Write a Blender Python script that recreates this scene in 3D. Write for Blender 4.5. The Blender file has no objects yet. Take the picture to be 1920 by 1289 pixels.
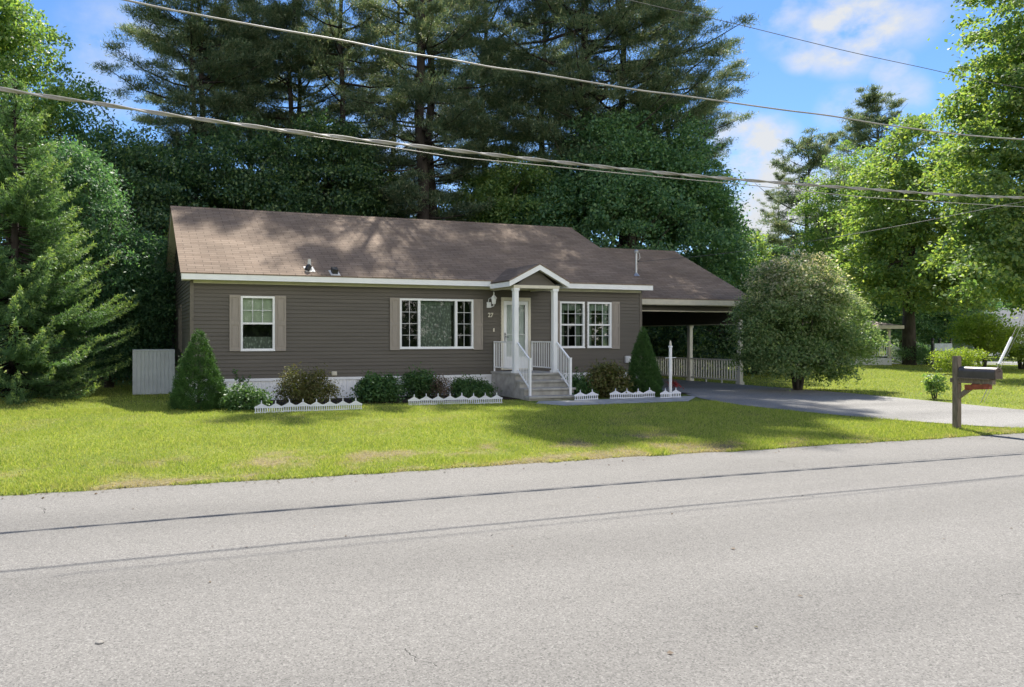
import bpy, math, random
import numpy as np
from mathutils import Vector

SC = bpy.context.scene
COL = SC.collection
R = math.radians

# ------------------------------------------------------------------ camera geometry
F, CX, HY, CH = 1400.0, 712.744, 632.0, 1.8          # focal length (px of the 1920 frame), principal point, eye height
YAW = math.atan(F / (4850 - CX))
_c, _s = math.cos(YAW), math.sin(YAW)
def ray(px, py):
    r = (px - CX) / F; u = (HY - py) / F
    return (r * _c + _s, -r * _s + _c, u)
def PY(px, py, Y):
    d = ray(px, py); t = Y / d[1]
    return Vector((d[0] * t, Y, CH + d[2] * t))
def PZ(px, py, Z=0.0):
    d = ray(px, py); t = (Z - CH) / d[2]
    return Vector((d[0] * t, d[1] * t, Z))
def PD(px, D, Z=0.0):
    """ground point under column px at camera depth D"""
    a = (px - CX) / F * D
    return Vector((a * _c + D * _s, -a * _s + D * _c, Z))

cam = bpy.data.cameras.new('camera'); cam_o = bpy.data.objects.new('camera', cam); COL.objects.link(cam_o)
cam_o.location = (0, 0, CH); cam_o.rotation_euler = (R(90), 0, -YAW)
cam.sensor_width = 36; cam.lens = F / 1920 * 36
cam.shift_x = (960 - CX) / 1920; cam.shift_y = -(644.5 - HY) / 1920
cam.clip_start = 0.1; cam.clip_end = 2000
SC.camera = cam_o

# ------------------------------------------------------------------ light
SUN_EL, SUN_AZ = R(56), R(31)
SUNV = Vector((math.sin(SUN_AZ) * math.cos(SUN_EL), math.cos(SUN_AZ) * math.cos(SUN_EL), math.sin(SUN_EL)))
sl = bpy.data.lights.new('sun', 'SUN'); so = bpy.data.objects.new('sun', sl); COL.objects.link(so)
sl.energy = 5.0; sl.angle = R(0.5); sl.color = (1.0, 0.95, 0.86)
so.rotation_euler = SUNV.to_track_quat('Z', 'Y').to_euler()
so.location = (0, 0, 60)

SC.view_settings.view_transform = 'Standard'; SC.view_settings.look = 'None'
SC.view_settings.gamma = 1; SC.view_settings.exposure = 1.0
SC.render.engine = 'CYCLES'
SC.cycles.max_bounces = 8; SC.cycles.transparent_max_bounces = 12
SC.cycles.diffuse_bounces = 4; SC.cycles.sample_clamp_indirect = 6

w = bpy.data.worlds.new('World'); SC.world = w; w.use_nodes = True
def build_world():
    nt = w.node_tree; N = nt.nodes; L = nt.links; N.clear()
    out = N.new('ShaderNodeOutputWorld'); bg = N.new('ShaderNodeBackground')
    sky = N.new('ShaderNodeTexSky'); sky.sky_type = 'NISHITA'; sky.sun_disc = False
    sky.sun_elevation = SUN_EL; sky.sun_rotation = SUN_AZ
    sky.air_density = 1.0; sky.dust_density = 0.2; sky.ozone_density = 2.0; sky.altitude = 100
    bg.inputs['Strength'].default_value = 0.15
    tc = N.new('ShaderNodeTexCoord')
    nz = N.new('ShaderNodeTexNoise'); nz.inputs['Scale'].default_value = 13; nz.inputs['Detail'].default_value = 10
    nz.inputs['Roughness'].default_value = 0.58
    mp = N.new('ShaderNodeMapping'); mp.inputs['Scale'].default_value = (1, 1, 1.5)
    L.new(tc.outputs['Generated'], mp.inputs['Vector']); L.new(mp.outputs['Vector'], nz.inputs['Vector'])
    def math_(op, a, b=None, clamp=False):
        m = N.new('ShaderNodeMath'); m.operation = op; m.use_clamp = clamp
        for i, v in enumerate((a, b)):
            if v is None: continue
            if isinstance(v, (int, float)): m.inputs[i].default_value = v
            else: L.new(v, m.inputs[i])
        return m.outputs[0]
    total = None
    # (px, py, radius in px, strength): where the cloud puffs stand in the sky
    for px, py, rad, st in ((1600, 50, 95, .95), (1560, 85, 60, .6), (1480, 55, 60, .5), (1505, 95, 45, .65), (1690, 5, 90, .5), (1425, 285, 80, 1.0), (1385, 262, 60, .9),
                            (1668, 124, 38, .6), (1470, 15, 60, .6), (1440, 330, 60, .9), (1580, 205, 50, .5), (1690, 180, 50, .5), (230, 110, 150, .3),
                            (760, 290, 170, .35), (1480, 420, 170, .9), (1620, 480, 160, .8)):
        d = Vector(ray(px, py)).normalized()
        vm = N.new('ShaderNodeVectorMath'); vm.operation = 'DOT_PRODUCT'; vm.inputs[1].default_value = d
        L.new(tc.outputs['Generated'], vm.inputs[0])
        a = rad / F * 0.75
        mr = N.new('ShaderNodeMapRange'); mr.interpolation_type = 'SMOOTHSTEP'
        mr.inputs['From Min'].default_value = math.cos(a * 1.25); mr.inputs['From Max'].default_value = math.cos(a * .15)
        mr.inputs['To Max'].default_value = st
        L.new(vm.outputs['Value'], mr.inputs['Value'])
        total = mr.outputs[0] if total is None else math_('MAXIMUM', total, mr.outputs[0])
    n = math_('MULTIPLY', math_('SUBTRACT', nz.outputs['Fac'], 0.455), 5.5)
    msk = math_('MULTIPLY', total, math_('ADD', n, 0.42), True)
    msk = math_('POWER', msk, 1.0, True)
    # thin cloud elsewhere; bright bank added behind the camera to fill the shaded front
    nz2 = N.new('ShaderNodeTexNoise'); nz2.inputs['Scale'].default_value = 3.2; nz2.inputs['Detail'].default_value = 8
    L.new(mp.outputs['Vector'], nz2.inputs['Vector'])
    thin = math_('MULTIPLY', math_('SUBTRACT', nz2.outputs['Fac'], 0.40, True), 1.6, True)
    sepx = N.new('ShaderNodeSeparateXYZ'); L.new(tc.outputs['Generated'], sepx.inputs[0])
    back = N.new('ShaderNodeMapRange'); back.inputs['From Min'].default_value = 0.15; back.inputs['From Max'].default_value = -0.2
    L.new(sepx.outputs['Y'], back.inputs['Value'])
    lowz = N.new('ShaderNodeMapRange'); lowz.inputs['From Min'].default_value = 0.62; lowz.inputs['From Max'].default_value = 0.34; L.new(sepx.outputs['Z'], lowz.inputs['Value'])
    fill_bank = math_('MULTIPLY', back.outputs[0], lowz.outputs[0])
    thin = math_('MULTIPLY', thin, math_('ADD', math_('MULTIPLY', fill_bank, 6.0), 0.05), True)
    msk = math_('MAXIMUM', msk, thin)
    mix = N.new('ShaderNodeMix'); mix.data_type = 'RGBA'
    hs = N.new('ShaderNodeHueSaturation'); hs.inputs['Saturation'].default_value = 1.1; hs.inputs['Value'].default_value = 0.68
    tintn = N.new('ShaderNodeMix'); tintn.data_type = 'RGBA'; tintn.blend_type = 'MULTIPLY'; tintn.inputs['Factor'].default_value = 1
    tintn.inputs['B'].default_value = (0.62, 0.715, 0.85, 1); L.new(sky.outputs[0], tintn.inputs['A'])
    L.new(tintn.outputs['Result'], hs.inputs['Color'])
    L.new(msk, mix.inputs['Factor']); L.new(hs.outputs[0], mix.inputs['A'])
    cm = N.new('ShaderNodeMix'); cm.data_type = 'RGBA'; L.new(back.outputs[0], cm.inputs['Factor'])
    cm.inputs['A'].default_value = (2.6, 2.7, 2.85, 1); cm.inputs['B'].default_value = (9.8, 9.3, 8.6, 1)  # second tone brightened for the unseen cloud added as fill
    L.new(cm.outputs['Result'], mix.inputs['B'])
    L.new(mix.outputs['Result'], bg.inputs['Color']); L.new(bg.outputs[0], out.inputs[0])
build_world()

# ------------------------------------------------------------------ materials
def new_mat(name):
    m = bpy.data.materials.new(name); m.use_nodes = True
    nt = m.node_tree; b = nt.nodes['Principled BSDF']
    return m, nt, nt.nodes, nt.links, b
def spec(b, v):
    b.inputs['Specular IOR Level'].default_value = v
def c4(c): return (c[0], c[1], c[2], 1)
def ramp(N, stops):
    r = N.new('ShaderNodeValToRGB'); e = r.color_ramp.elements
    while len(e) < len(stops): e.new(0.5)
    for i, (p, c) in enumerate(stops): e[i].position = p; e[i].color = c4(c)
    return r
def plain(name, col, rough=0.5, sp=0.4, var=0.12, scale=6.0, bump=0.0, bscale=40, metal=0.0, stretch=(1, 1, 1)):
    m, nt, N, L, b = new_mat(name)
    tc = N.new('ShaderNodeTexCoord'); mp = N.new('ShaderNodeMapping'); mp.inputs['Scale'].default_value = stretch
    L.new(tc.outputs['Object'], mp.inputs['Vector'])
    nz = N.new('ShaderNodeTexNoise'); nz.inputs['Scale'].default_value = scale; nz.inputs['Detail'].default_value = 6
    L.new(mp.outputs[0], nz.inputs['Vector'])
    lo = [max(0, c * (1 - var)) for c in col]; hi = [min(1, c * (1 + var)) for c in col]
    r = ramp(N, ((0.3, lo), (0.7, hi))); L.new(nz.outputs['Fac'], r.inputs[0]); L.new(r.outputs[0], b.inputs['Base Color'])
    b.inputs['Roughness'].default_value = rough; b.inputs['Metallic'].default_value = metal; spec(b, sp)
    if bump:
        n2 = N.new('ShaderNodeTexNoise'); n2.inputs['Scale'].default_value = bscale; n2.inputs['Detail'].default_value = 5
        L.new(mp.outputs[0], n2.inputs['Vector'])
        bp = N.new('ShaderNodeBump'); bp.inputs['Strength'].default_value = bump; bp.inputs['Distance'].default_value = 0.02
        L.new(n2.outputs['Fac'], bp.inputs['Height']); L.new(bp.outputs[0], b.inputs['Normal'])
    return m
def leaf_mat(name, cols, trans=0.42, tcol=None, rough=0.5, sp=0.3, tip=None):
    """cols: ramp of leaf colours picked per leaf; tcol: light coming through the blade"""
    m, nt, N, L, b = new_mat(name)
    g = N.new('ShaderNodeNewGeometry')
    r = ramp(N, [(i / (len(cols) - 1), c) for i, c in enumerate(cols)])
    L.new(g.outputs['Random Per Island'], r.inputs[0])
    col = r.outputs[0]
    if tip is not None:
        at = N.new('ShaderNodeAttribute'); at.attribute_name = 'tint'
        mx = N.new('ShaderNodeMix'); mx.data_type = 'RGBA'; mx.inputs['B'].default_value = c4(tip)
        L.new(at.outputs['Fac'], mx.inputs['Factor']); L.new(col, mx.inputs['A']); col = mx.outputs['Result']
    L.new(col, b.inputs['Base Color']); b.inputs['Roughness'].default_value = rough; spec(b, sp)
    tr = N.new('ShaderNodeBsdfTranslucent')
    mm = N.new('ShaderNodeMix'); mm.data_type = 'RGBA'; mm.blend_type = 'MULTIPLY'; mm.inputs['Factor'].default_value = 1
    tcol = tcol or (1.6, 1.7, 0.5)
    mm.inputs['B'].default_value = c4(tcol); L.new(col, mm.inputs['A']); L.new(mm.outputs['Result'], tr.inputs['Color'])
    ms = N.new('ShaderNodeMixShader'); ms.inputs[0].default_value = trans
    L.new(b.outputs[0], ms.inputs[1]); L.new(tr.outputs[0], ms.inputs[2])
    L.new(ms.outputs[0], N['Material Output'].inputs['Surface'])
    return m

def shingle_mat(name, axes):
    m, nt, N, L, b = new_mat(name)
    tc = N.new('ShaderNodeTexCoord'); sp_ = N.new('ShaderNodeSeparateXYZ'); L.new(tc.outputs['Object'], sp_.inputs[0])
    cb = N.new('ShaderNodeCombineXYZ')
    L.new(sp_.outputs[axes[0]], cb.inputs[0])
    ml = N.new('ShaderNodeMath'); ml.operation = 'MULTIPLY'; ml.inputs[1].default_value = 1.128
    L.new(sp_.outputs[axes[1]], ml.inputs[0]); L.new(ml.outputs[0], cb.inputs[1])
    br = N.new('ShaderNodeTexBrick'); L.new(cb.outputs[0], br.inputs['Vector'])
    br.inputs['Scale'].default_value = 1; br.inputs['Brick Width'].default_value = 0.42; br.inputs['Row Height'].default_value = 0.143
    br.inputs['Mortar Size'].default_value = 0.009; br.inputs['Mortar Smooth'].default_value = 0.3; br.inputs['Bias'].default_value = 0.0
    br.inputs['Color1'].default_value = (0.19, 0.140, 0.102, 1); br.inputs['Color2'].default_value = (0.245, 0.186, 0.138, 1)
    br.inputs['Mortar'].default_value = (0.105, 0.078, 0.060, 1)
    nz = N.new('ShaderNodeTexNoise'); nz.inputs['Scale'].default_value = 90; nz.inputs['Detail'].default_value = 3; L.new(cb.outputs[0], nz.inputs['Vector'])
    n2 = N.new('ShaderNodeTexNoise'); n2.inputs['Scale'].default_value = 0.9; n2.inputs['Detail'].default_value = 5; L.new(cb.outputs[0], n2.inputs['Vector'])
    ov = N.new('ShaderNodeMix'); ov.data_type = 'RGBA'; ov.blend_type = 'OVERLAY'; ov.inputs['Factor'].default_value = 0.55
    L.new(br.outputs['Color'], ov.inputs['A']); L.new(nz.outputs['Fac'], ov.inputs['B'])
    o2 = N.new('ShaderNodeMix'); o2.data_type = 'RGBA'; o2.blend_type = 'OVERLAY'; o2.inputs['Factor'].default_value = 0.45
    L.new(ov.outputs['Result'], o2.inputs['A']); L.new(n2.outputs['Fac'], o2.inputs['B'])
    L.new(o2.outputs['Result'], b.inputs['Base Color']); b.inputs['Roughness'].default_value = 0.9; spec(b, 0.2)
    bp = N.new('ShaderNodeBump'); bp.inputs['Strength'].default_value = 0.6; bp.inputs['Distance'].default_value = 0.012
    inv = N.new('ShaderNodeMath'); inv.operation = 'SUBTRACT'; inv.inputs[0].default_value = 1; L.new(br.outputs['Fac'], inv.inputs[1])
    ad = N.new('ShaderNodeMath'); ad.operation = 'MULTIPLY_ADD'; ad.inputs[1].default_value = 0.5; L.new(nz.outputs['Fac'], ad.inputs[0]); L.new(inv.outputs[0], ad.inputs[2])
    L.new(ad.outputs[0], bp.inputs['Height']); L.new(bp.outputs[0], b.inputs['Normal'])
    return m

def asphalt_mat(name, lo, hi, dark, fine=260, blotch=0.5, cracks=True):
    m, nt, N, L, b = new_mat(name)
    tc = N.new('ShaderNodeTexCoord')
    v = N.new('ShaderNodeTexVoronoi'); v.inputs['Scale'].default_value = fine * 0.42; L.new(tc.outputs['Object'], v.inputs['Vector'])
    n1 = N.new('ShaderNodeTexNoise'); n1.inputs['Scale'].default_value = fine; n1.inputs['Detail'].default_value = 2; L.new(tc.outputs['Object'], n1.inputs['Vector'])
    sx = N.new('ShaderNodeSeparateColor'); L.new(v.outputs['Color'], sx.inputs[0])
    r = ramp(N, ((0.0, dark), (0.25, lo), (0.8, hi), (1.0, [min(.9, c * 1.3) for c in hi]))); L.new(sx.outputs[0], r.inputs[0])
    n2 = N.new('ShaderNodeTexNoise'); n2.inputs['Scale'].default_value = 0.55; n2.inputs['Detail'].default_value = 7; n2.inputs['Roughness'].default_value = 0.6
    mp = N.new('ShaderNodeMapping'); mp.inputs['Scale'].default_value = (0.35, 1.3, 1); L.new(tc.outputs['Object'], mp.inputs[0]); L.new(mp.outputs[0], n2.inputs['Vector'])
    r2 = ramp(N, ((0.25, (1 - blotch * .3,) * 3), (0.5, (1, 1, 1)), (0.8, (1 + blotch * .2,) * 3))); L.new(n2.outputs['Fac'], r2.inputs[0])
    mu = N.new('ShaderNodeMix'); mu.data_type = 'RGBA'; mu.blend_type = 'MULTIPLY'; mu.inputs['Factor'].default_value = 1
    L.new(r.outputs[0], mu.inputs['A']); L.new(r2.outputs[0], mu.inputs['B'])
    col = mu.outputs['Result']
    mu3 = N.new('ShaderNodeMix'); mu3.data_type = 'RGBA'; mu3.blend_type = 'OVERLAY'; mu3.inputs['Factor'].default_value = 0.45
    L.new(col, mu3.inputs['A']); L.new(n1.outputs['Fac'], mu3.inputs['B']); col = mu3.outputs['Result']
    if cracks:
        st = N.new('ShaderNodeTexNoise'); st.inputs['Scale'].default_value = 1.7; st.inputs['Detail'].default_value = 8; st.inputs['Roughness'].default_value = 0.65; L.new(tc.outputs['Object'], st.inputs['Vector'])
        rs = ramp(N, ((0.22, (0.80, 0.79, 0.78)), (0.34, (1, 1, 1)), (0.66, (1, 1, 1)), (0.78, (1.07, 1.07, 1.06)))); L.new(st.outputs['Fac'], rs.inputs[0])
        m4 = N.new('ShaderNodeMix'); m4.data_type = 'RGBA'; m4.blend_type = 'MULTIPLY'; m4.inputs['Factor'].default_value = 1; L.new(col, m4.inputs['A']); L.new(rs.outputs[0], m4.inputs['B']); col = m4.outputs['Result']
        # wheel tracks, worn a little darker and smoother
        wv = N.new('ShaderNodeTexWave'); wv.bands_direction = 'Y'; wv.inputs['Scale'].default_value = 0.155; wv.inputs['Distortion'].default_value = 0.5; wv.inputs['Detail'].default_value = 2; wv.inputs['Phase Offset'].default_value = 1.2; L.new(tc.outputs['Object'], wv.inputs['Vector'])
        rw_ = ramp(N, ((0.0, (0.93, 0.93, 0.93)), (0.5, (1, 1, 1)), (1.0, (1.03, 1.03, 1.03)))); L.new(wv.outputs['Fac'], rw_.inputs[0])
        m5 = N.new('ShaderNodeMix'); m5.data_type = 'RGBA'; m5.blend_type = 'MULTIPLY'; m5.inputs['Factor'].default_value = 1; L.new(col, m5.inputs['A']); L.new(rw_.outputs[0], m5.inputs['B']); col = m5.outputs['Result']
        # a few hairline cracks: voronoi cell borders, kept only where a broad noise allows them
        vc = N.new('ShaderNodeTexVoronoi'); vc.feature = 'DISTANCE_TO_EDGE'; vc.inputs['Scale'].default_value = 0.42
        nd = N.new('ShaderNodeTexNoise'); nd.inputs['Scale'].default_value = 2.6; nd.inputs['Detail'].default_value = 6; L.new(tc.outputs['Object'], nd.inputs['Vector'])
        va = N.new('ShaderNodeVectorMath'); va.operation = 'MULTIPLY_ADD'; va.inputs[1].default_value = (0.5, 0.5, 0); L.new(nd.outputs['Color'], va.inputs[0]); L.new(tc.outputs['Object'], va.inputs[2])
        L.new(va.outputs[0], vc.inputs['Vector'])
        lt = N.new('ShaderNodeMath'); lt.operation = 'LESS_THAN'; lt.inputs[1].default_value = 0.0014; L.new(vc.outputs['Distance'], lt.inputs[0])
        nk = N.new('ShaderNodeTexNoise'); nk.inputs['Scale'].default_value = 0.8; L.new(tc.outputs['Object'], nk.inputs['Vector'])
        gt = N.new('ShaderNodeMath'); gt.operation = 'GREATER_THAN'; gt.inputs[1].default_value = 0.64; L.new(nk.outputs['Fac'], gt.inputs[0])
        an = N.new('ShaderNodeMath'); an.operation = 'MULTIPLY'; L.new(lt.outputs[0], an.inputs[0]); L.new(gt.outputs[0], an.inputs[1])
        mk = N.new('ShaderNodeMix'); mk.data_type = 'RGBA'; mk.inputs['B'].default_value = (0.05, 0.048, 0.045, 1)
        L.new(an.outputs[0], mk.inputs['Factor']); L.new(col, mk.inputs['A']); col = mk.outputs['Result']
    L.new(col, b.inputs['Base Color']); b.inputs['Roughness'].default_value = 0.85; spec(b, 0.25)
    bp = N.new('ShaderNodeBump'); bp.inputs['Strength'].default_value = 0.35; bp.inputs['Distance'].default_value = 0.006
    L.new(n1.outputs['Fac'], bp.inputs['Height']); L.new(bp.outputs[0], b.inputs['Normal'])
    return m

def lawn_mat():
    m, nt, N, L, b = new_mat('lawn_soil')
    tc = N.new('ShaderNodeTexCoord')
    n1 = N.new('ShaderNodeTexNoise'); n1.inputs['Scale'].default_value = 22; n1.inputs['Detail'].default_value = 6; L.new(tc.outputs['Object'], n1.inputs['Vector'])
    n2 = N.new('ShaderNodeTexNoise'); n2.inputs['Scale'].default_value = 0.5; n2.inputs['Detail'].default_value = 6; L.new(tc.outputs['Object'], n2.inputs['Vector'])
    r1 = ramp(N, ((0.3, (0.085, 0.12, 0.022)), (0.55, (0.17, 0.21, 0.04)), (0.75, (0.29, 0.28, 0.09)))); L.new(n1.outputs['Fac'], r1.inputs[0])
    r2 = ramp(N, ((0.3, (0.7, 0.75, 0.7)), (0.7, (1.2, 1.15, 1.1)))); L.new(n2.outputs['Fac'], r2.inputs[0])
    mu = N.new('ShaderNodeMix'); mu.data_type = 'RGBA'; mu.blend_type = 'MULTIPLY'; mu.inputs['Factor'].default_value = 1
    L.new(r1.outputs[0], mu.inputs['A']); L.new(r2.outputs[0], mu.inputs['B'])
    at = N.new('ShaderNodeAttribute'); at.attribute_name = 'dry'
    rd = ramp(N, ((0.3, (0.10, 0.075, 0.045)), (0.7, (0.27, 0.22, 0.13)))); L.new(n1.outputs['Fac'], rd.inputs[0])
    mx = N.new('ShaderNodeMix'); mx.data_type = 'RGBA'; L.new(at.outputs['Fac'], mx.inputs['Factor']); L.new(mu.outputs['Result'], mx.inputs['A']); L.new(rd.outputs[0], mx.inputs['B'])
    L.new(mx.outputs['Result'], b.inputs['Base Color']); b.inputs['Roughness'].default_value = 0.95; spec(b, 0.1)
    bp = N.new('ShaderNodeBump'); bp.inputs['Strength'].default_value = 0.8; bp.inputs['Distance'].default_value = 0.03
    L.new(n1.outputs['Fac'], bp.inputs['Height']); L.new(bp.outputs[0], b.inputs['Normal'])
    return m

def glass_mat():
    m, nt, N, L, b = new_mat('window_glass')
    tr = N.new('ShaderNodeBsdfTransparent'); tr.inputs[0].default_value = (0.80, 0.86, 0.83, 1)
    gl = N.new('ShaderNodeBsdfGlossy'); gl.inputs['Roughness'].default_value = 0.02
    fr = N.new('ShaderNodeFresnel'); fr.inputs['IOR'].default_value = 1.6
    ms = N.new('ShaderNodeMixShader'); L.new(fr.outputs[0], ms.inputs[0]); L.new(tr.outputs[0], ms.inputs[1]); L.new(gl.outputs[0], ms.inputs[2])
    L.new(ms.outputs[0], N['Material Output'].inputs['Surface'])
    return m
def lace_mat():
    m, nt, N, L, b = new_mat('lace_cloth')
    tc = N.new('ShaderNodeTexCoord'); v = N.new('ShaderNodeTexVoronoi'); v.inputs['Scale'].default_value = 15
    mp = N.new('ShaderNodeMapping'); mp.inputs['Scale'].default_value = (1.1, 0.2, 0.75); L.new(tc.outputs['Object'], mp.inputs[0]); L.new(mp.outputs[0], v.inputs['Vector'])
    r = ramp(N, ((0.1, (0.55, 0.60, 0.56)), (0.5, (0.22, 0.25, 0.23)))); L.new(v.outputs['Distance'], r.inputs[0]); L.new(r.outputs[0], b.inputs['Base Color'])
    b.inputs['Roughness'].default_value = 0.9; spec(b, 0.05)
    return m

M = {}
M['siding'] = plain('vinyl_siding', (0.101, 0.090, 0.074), 0.55, 0.35, 0.15, 1.6, stretch=(0.3, 1, 6))
M['corner'] = plain('corner_trim', (0.13, 0.115, 0.095), 0.5, 0.35)
M['white'] = plain('white_vinyl', (0.80, 0.81, 0.82), 0.45, 0.4, 0.05, 2.5)
M['whitew'] = plain('weathered_white', (0.62, 0.63, 0.64), 0.55, 0.35, 0.10, 5)
M['cream'] = plain('cream_trim', (0.62, 0.58, 0.47), 0.5, 0.35, 0.06)
M['tan_post'] = plain('pale_tan_vinyl', (0.66, 0.64, 0.57), 0.5, 0.35, 0.07)
M['shutter'] = plain('taupe_shutter', (0.30, 0.265, 0.23), 0.6, 0.3, 0.08, 9, stretch=(4, 4, 0.4))
M['roof'] = shingle_mat('brown_shingle', (0, 1))
M['roof_side'] = shingle_mat('brown_shingle_cross', (1, 0))
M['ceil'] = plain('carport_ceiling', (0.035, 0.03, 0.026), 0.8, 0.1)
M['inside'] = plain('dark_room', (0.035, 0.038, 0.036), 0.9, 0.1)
M['glass'] = glass_mat()
M['lace'] = lace_mat()
M['shade'] = plain('pale_window_shade', (0.62, 0.68, 0.56), 0.9, 0.1, 0.06, 5)
M['drape'] = plain('grey_green_drape', (0.26, 0.31, 0.26), 0.9, 0.1, 0.25, 8, stretch=(3, 1, 0.3))
M['black'] = plain('black_metal', (0.015, 0.015, 0.016), 0.4, 0.5)
M['concrete'] = plain('grey_concrete', (0.37, 0.36, 0.335), 0.9, 0.2, 0.22, 5, 0.3, 60)
M['galv'] = plain('galvanised_pipe', (0.42, 0.43, 0.44), 0.4, 0.5, 0.12, 8, metal=0.6)
M['flash'] = plain('lead_flashing', (0.55, 0.55, 0.53), 0.5, 0.4, 0.15, 20)
M['hood'] = plain('dark_vent_hood', (0.035, 0.033, 0.032), 0.5, 0.3)
M['fence'] = plain('white_plastic_edging', (0.70, 0.72, 0.78), 0.4, 0.4, 0.06)
M['shed'] = plain('pale_grey_panel', (0.48, 0.52, 0.55), 0.55, 0.3, 0.08, 4)
M['wood'] = plain('weathered_post_wood', (0.20, 0.165, 0.13), 0.9, 0.15, 0.35, 14, 0.4, 50, stretch=(5, 5, 0.5))
M['mailmetal'] = plain('brown_grey_mailbox_metal', (0.105, 0.088, 0.082), 0.3, 0.55, 0.12, 10, metal=0.35)
M['mailend'] = plain('brown_mailbox_door', (0.10, 0.075, 0.06), 0.55, 0.3, 0.3, 20)
M['redwood'] = plain('red_brown_holder', (0.26, 0.075, 0.04), 0.6, 0.3, 0.3, 15)
M['cable'] = plain('grey_cable', (0.30, 0.29, 0.275), 0.55, 0.35, 0.2, 5)
M['cabledark'] = plain('dark_cable', (0.10, 0.10, 0.10), 0.6, 0.3, 0.2, 5)
M['bark_pine'] = plain('pine_bark', (0.042, 0.036, 0.032), 0.95, 0.1, 0.45, 7, 0.7, 25, stretch=(1, 1, 0.25))
M['bark'] = plain('grey_bark', (0.075, 0.066, 0.055), 0.95, 0.1, 0.4, 7, 0.6, 25, stretch=(1, 1, 0.3))
M['road'] = asphalt_mat('aged_asphalt', (0.162, 0.155, 0.144), (0.202, 0.193, 0.179), (0.105, 0.101, 0.094))
M['drive'] = asphalt_mat('driveway_asphalt', (0.20, 0.193, 0.182), (0.262, 0.253, 0.238), (0.11, 0.107, 0.10), blotch=0.9)
M['lane'] = asphalt_mat('far_lane_asphalt', (0.22, 0.22, 0.225), (0.28, 0.28, 0.285), (0.15, 0.15, 0.15), cracks=False)
M['lawn'] = lawn_mat()
M['mulch'] = plain('dark_mulch', (0.05, 0.038, 0.028), 0.95, 0.1, 0.5, 30, 0.9, 60)
M['sand'] = plain('sandy_grit', (0.33, 0.275, 0.215), 0.95, 0.1, 0.25, 30, 0.3, 90)
M['stone'] = plain('pebble', (0.27, 0.255, 0.23), 0.9, 0.1, 0.3, 30)
M['grass'] = leaf_mat('grass_blades', [(0.160, 0.245, 0.035), (0.244, 0.335, 0.055), (0.348, 0.410, 0.085), (0.451, 0.470, 0.170)], 0.4, (1.4, 1.35, 0.7), 0.55, 0.2, tip=(0.42, 0.35, 0.20))
M['spruce'] = leaf_mat('spruce_needles', [(0.08, 0.16, 0.08), (0.11, 0.205, 0.09), (0.155, 0.25, 0.095)], 0.33, (1.5, 1.6, 0.7), 0.5, 0.3, tip=(0.42, 0.50, 0.15))
M['cone'] = leaf_mat('dwarf_spruce_needles', [(0.037, 0.094, 0.027), (0.060, 0.131, 0.035), (0.088, 0.169, 0.045)], 0.2, (1.4, 1.5, 0.6), 0.55, 0.25)
M['pine'] = leaf_mat('pine_needles', [(0.060, 0.115, 0.080), (0.095, 0.155, 0.098), (0.150, 0.205, 0.120), (0.250, 0.265, 0.165)], 0.42, (1.45, 1.35, 0.85), 0.5, 0.25)
M['dark_leaf'] = leaf_mat('dark_green_leaf', [(0.056, 0.124, 0.080), (0.088, 0.182, 0.104), (0.131, 0.240, 0.120), (0.213, 0.312, 0.144)], 0.45, (1.6, 1.7, 0.7), 0.5, 0.25)
M['teal_leaf'] = leaf_mat('blue_green_leaf', [(0.05, 0.115, 0.07), (0.075, 0.16, 0.085), (0.11, 0.20, 0.10), (0.16, 0.25, 0.12)], 0.42, (1.5, 1.7, 0.8), 0.5, 0.25)
M['maple'] = leaf_mat('maple_leaf', [(0.095, 0.177, 0.092), (0.149, 0.239, 0.110), (0.222, 0.306, 0.126), (0.311, 0.367, 0.151)], 0.55, (1.55, 1.55, 0.5), 0.5, 0.25)
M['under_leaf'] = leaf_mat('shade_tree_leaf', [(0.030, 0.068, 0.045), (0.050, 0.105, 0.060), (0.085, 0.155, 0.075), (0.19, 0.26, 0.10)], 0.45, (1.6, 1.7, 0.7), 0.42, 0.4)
M['mid_leaf'] = leaf_mat('mid_green_leaf', [(0.081, 0.162, 0.072), (0.121, 0.216, 0.085), (0.184, 0.276, 0.098), (0.265, 0.336, 0.117)], 0.5, (1.7, 1.7, 0.6), 0.45, 0.3)
M['blossom'] = leaf_mat('blossom_sunlit_top_leaf', [(0.084, 0.156, 0.069), (0.126, 0.210, 0.088), (0.192, 0.270, 0.119), (0.288, 0.342, 0.175)], 0.5, (1.5, 1.5, 0.8), 0.45, 0.3, tip=(0.70, 0.62, 0.53))
M['bush'] = leaf_mat('garden_bush_leaf', [(0.05, 0.11, 0.04), (0.075, 0.155, 0.05), (0.115, 0.20, 0.065)], 0.35, (1.5, 1.5, 0.6), 0.45, 0.3)
M['olive'] = leaf_mat('olive_bush_leaf', [(0.085, 0.105, 0.03), (0.13, 0.14, 0.04), (0.16, 0.13, 0.06), (0.13, 0.17, 0.05)], 0.35, (1.4, 1.4, 0.6), 0.5, 0.3)
M['drybush'] = leaf_mat('dry_brown_leaf', [(0.13, 0.085, 0.06), (0.20, 0.15, 0.11), (0.10, 0.09, 0.05)], 0.3, (1.3, 1.2, 0.9), 0.6, 0.2)
M['yellowleaf'] = leaf_mat('yellow_green_leaf', [(0.16, 0.25, 0.05), (0.24, 0.32, 0.07), (0.32, 0.38, 0.09)], 0.55, (1.5, 1.5, 0.5), 0.5, 0.25)
M['redflower'] = leaf_mat('red_petal', [(0.22, 0.02, 0.025), (0.32, 0.05, 0.05), (0.16, 0.05, 0.03)], 0.3, (1.3, 0.8, 0.8), 0.5, 0.2)
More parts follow.
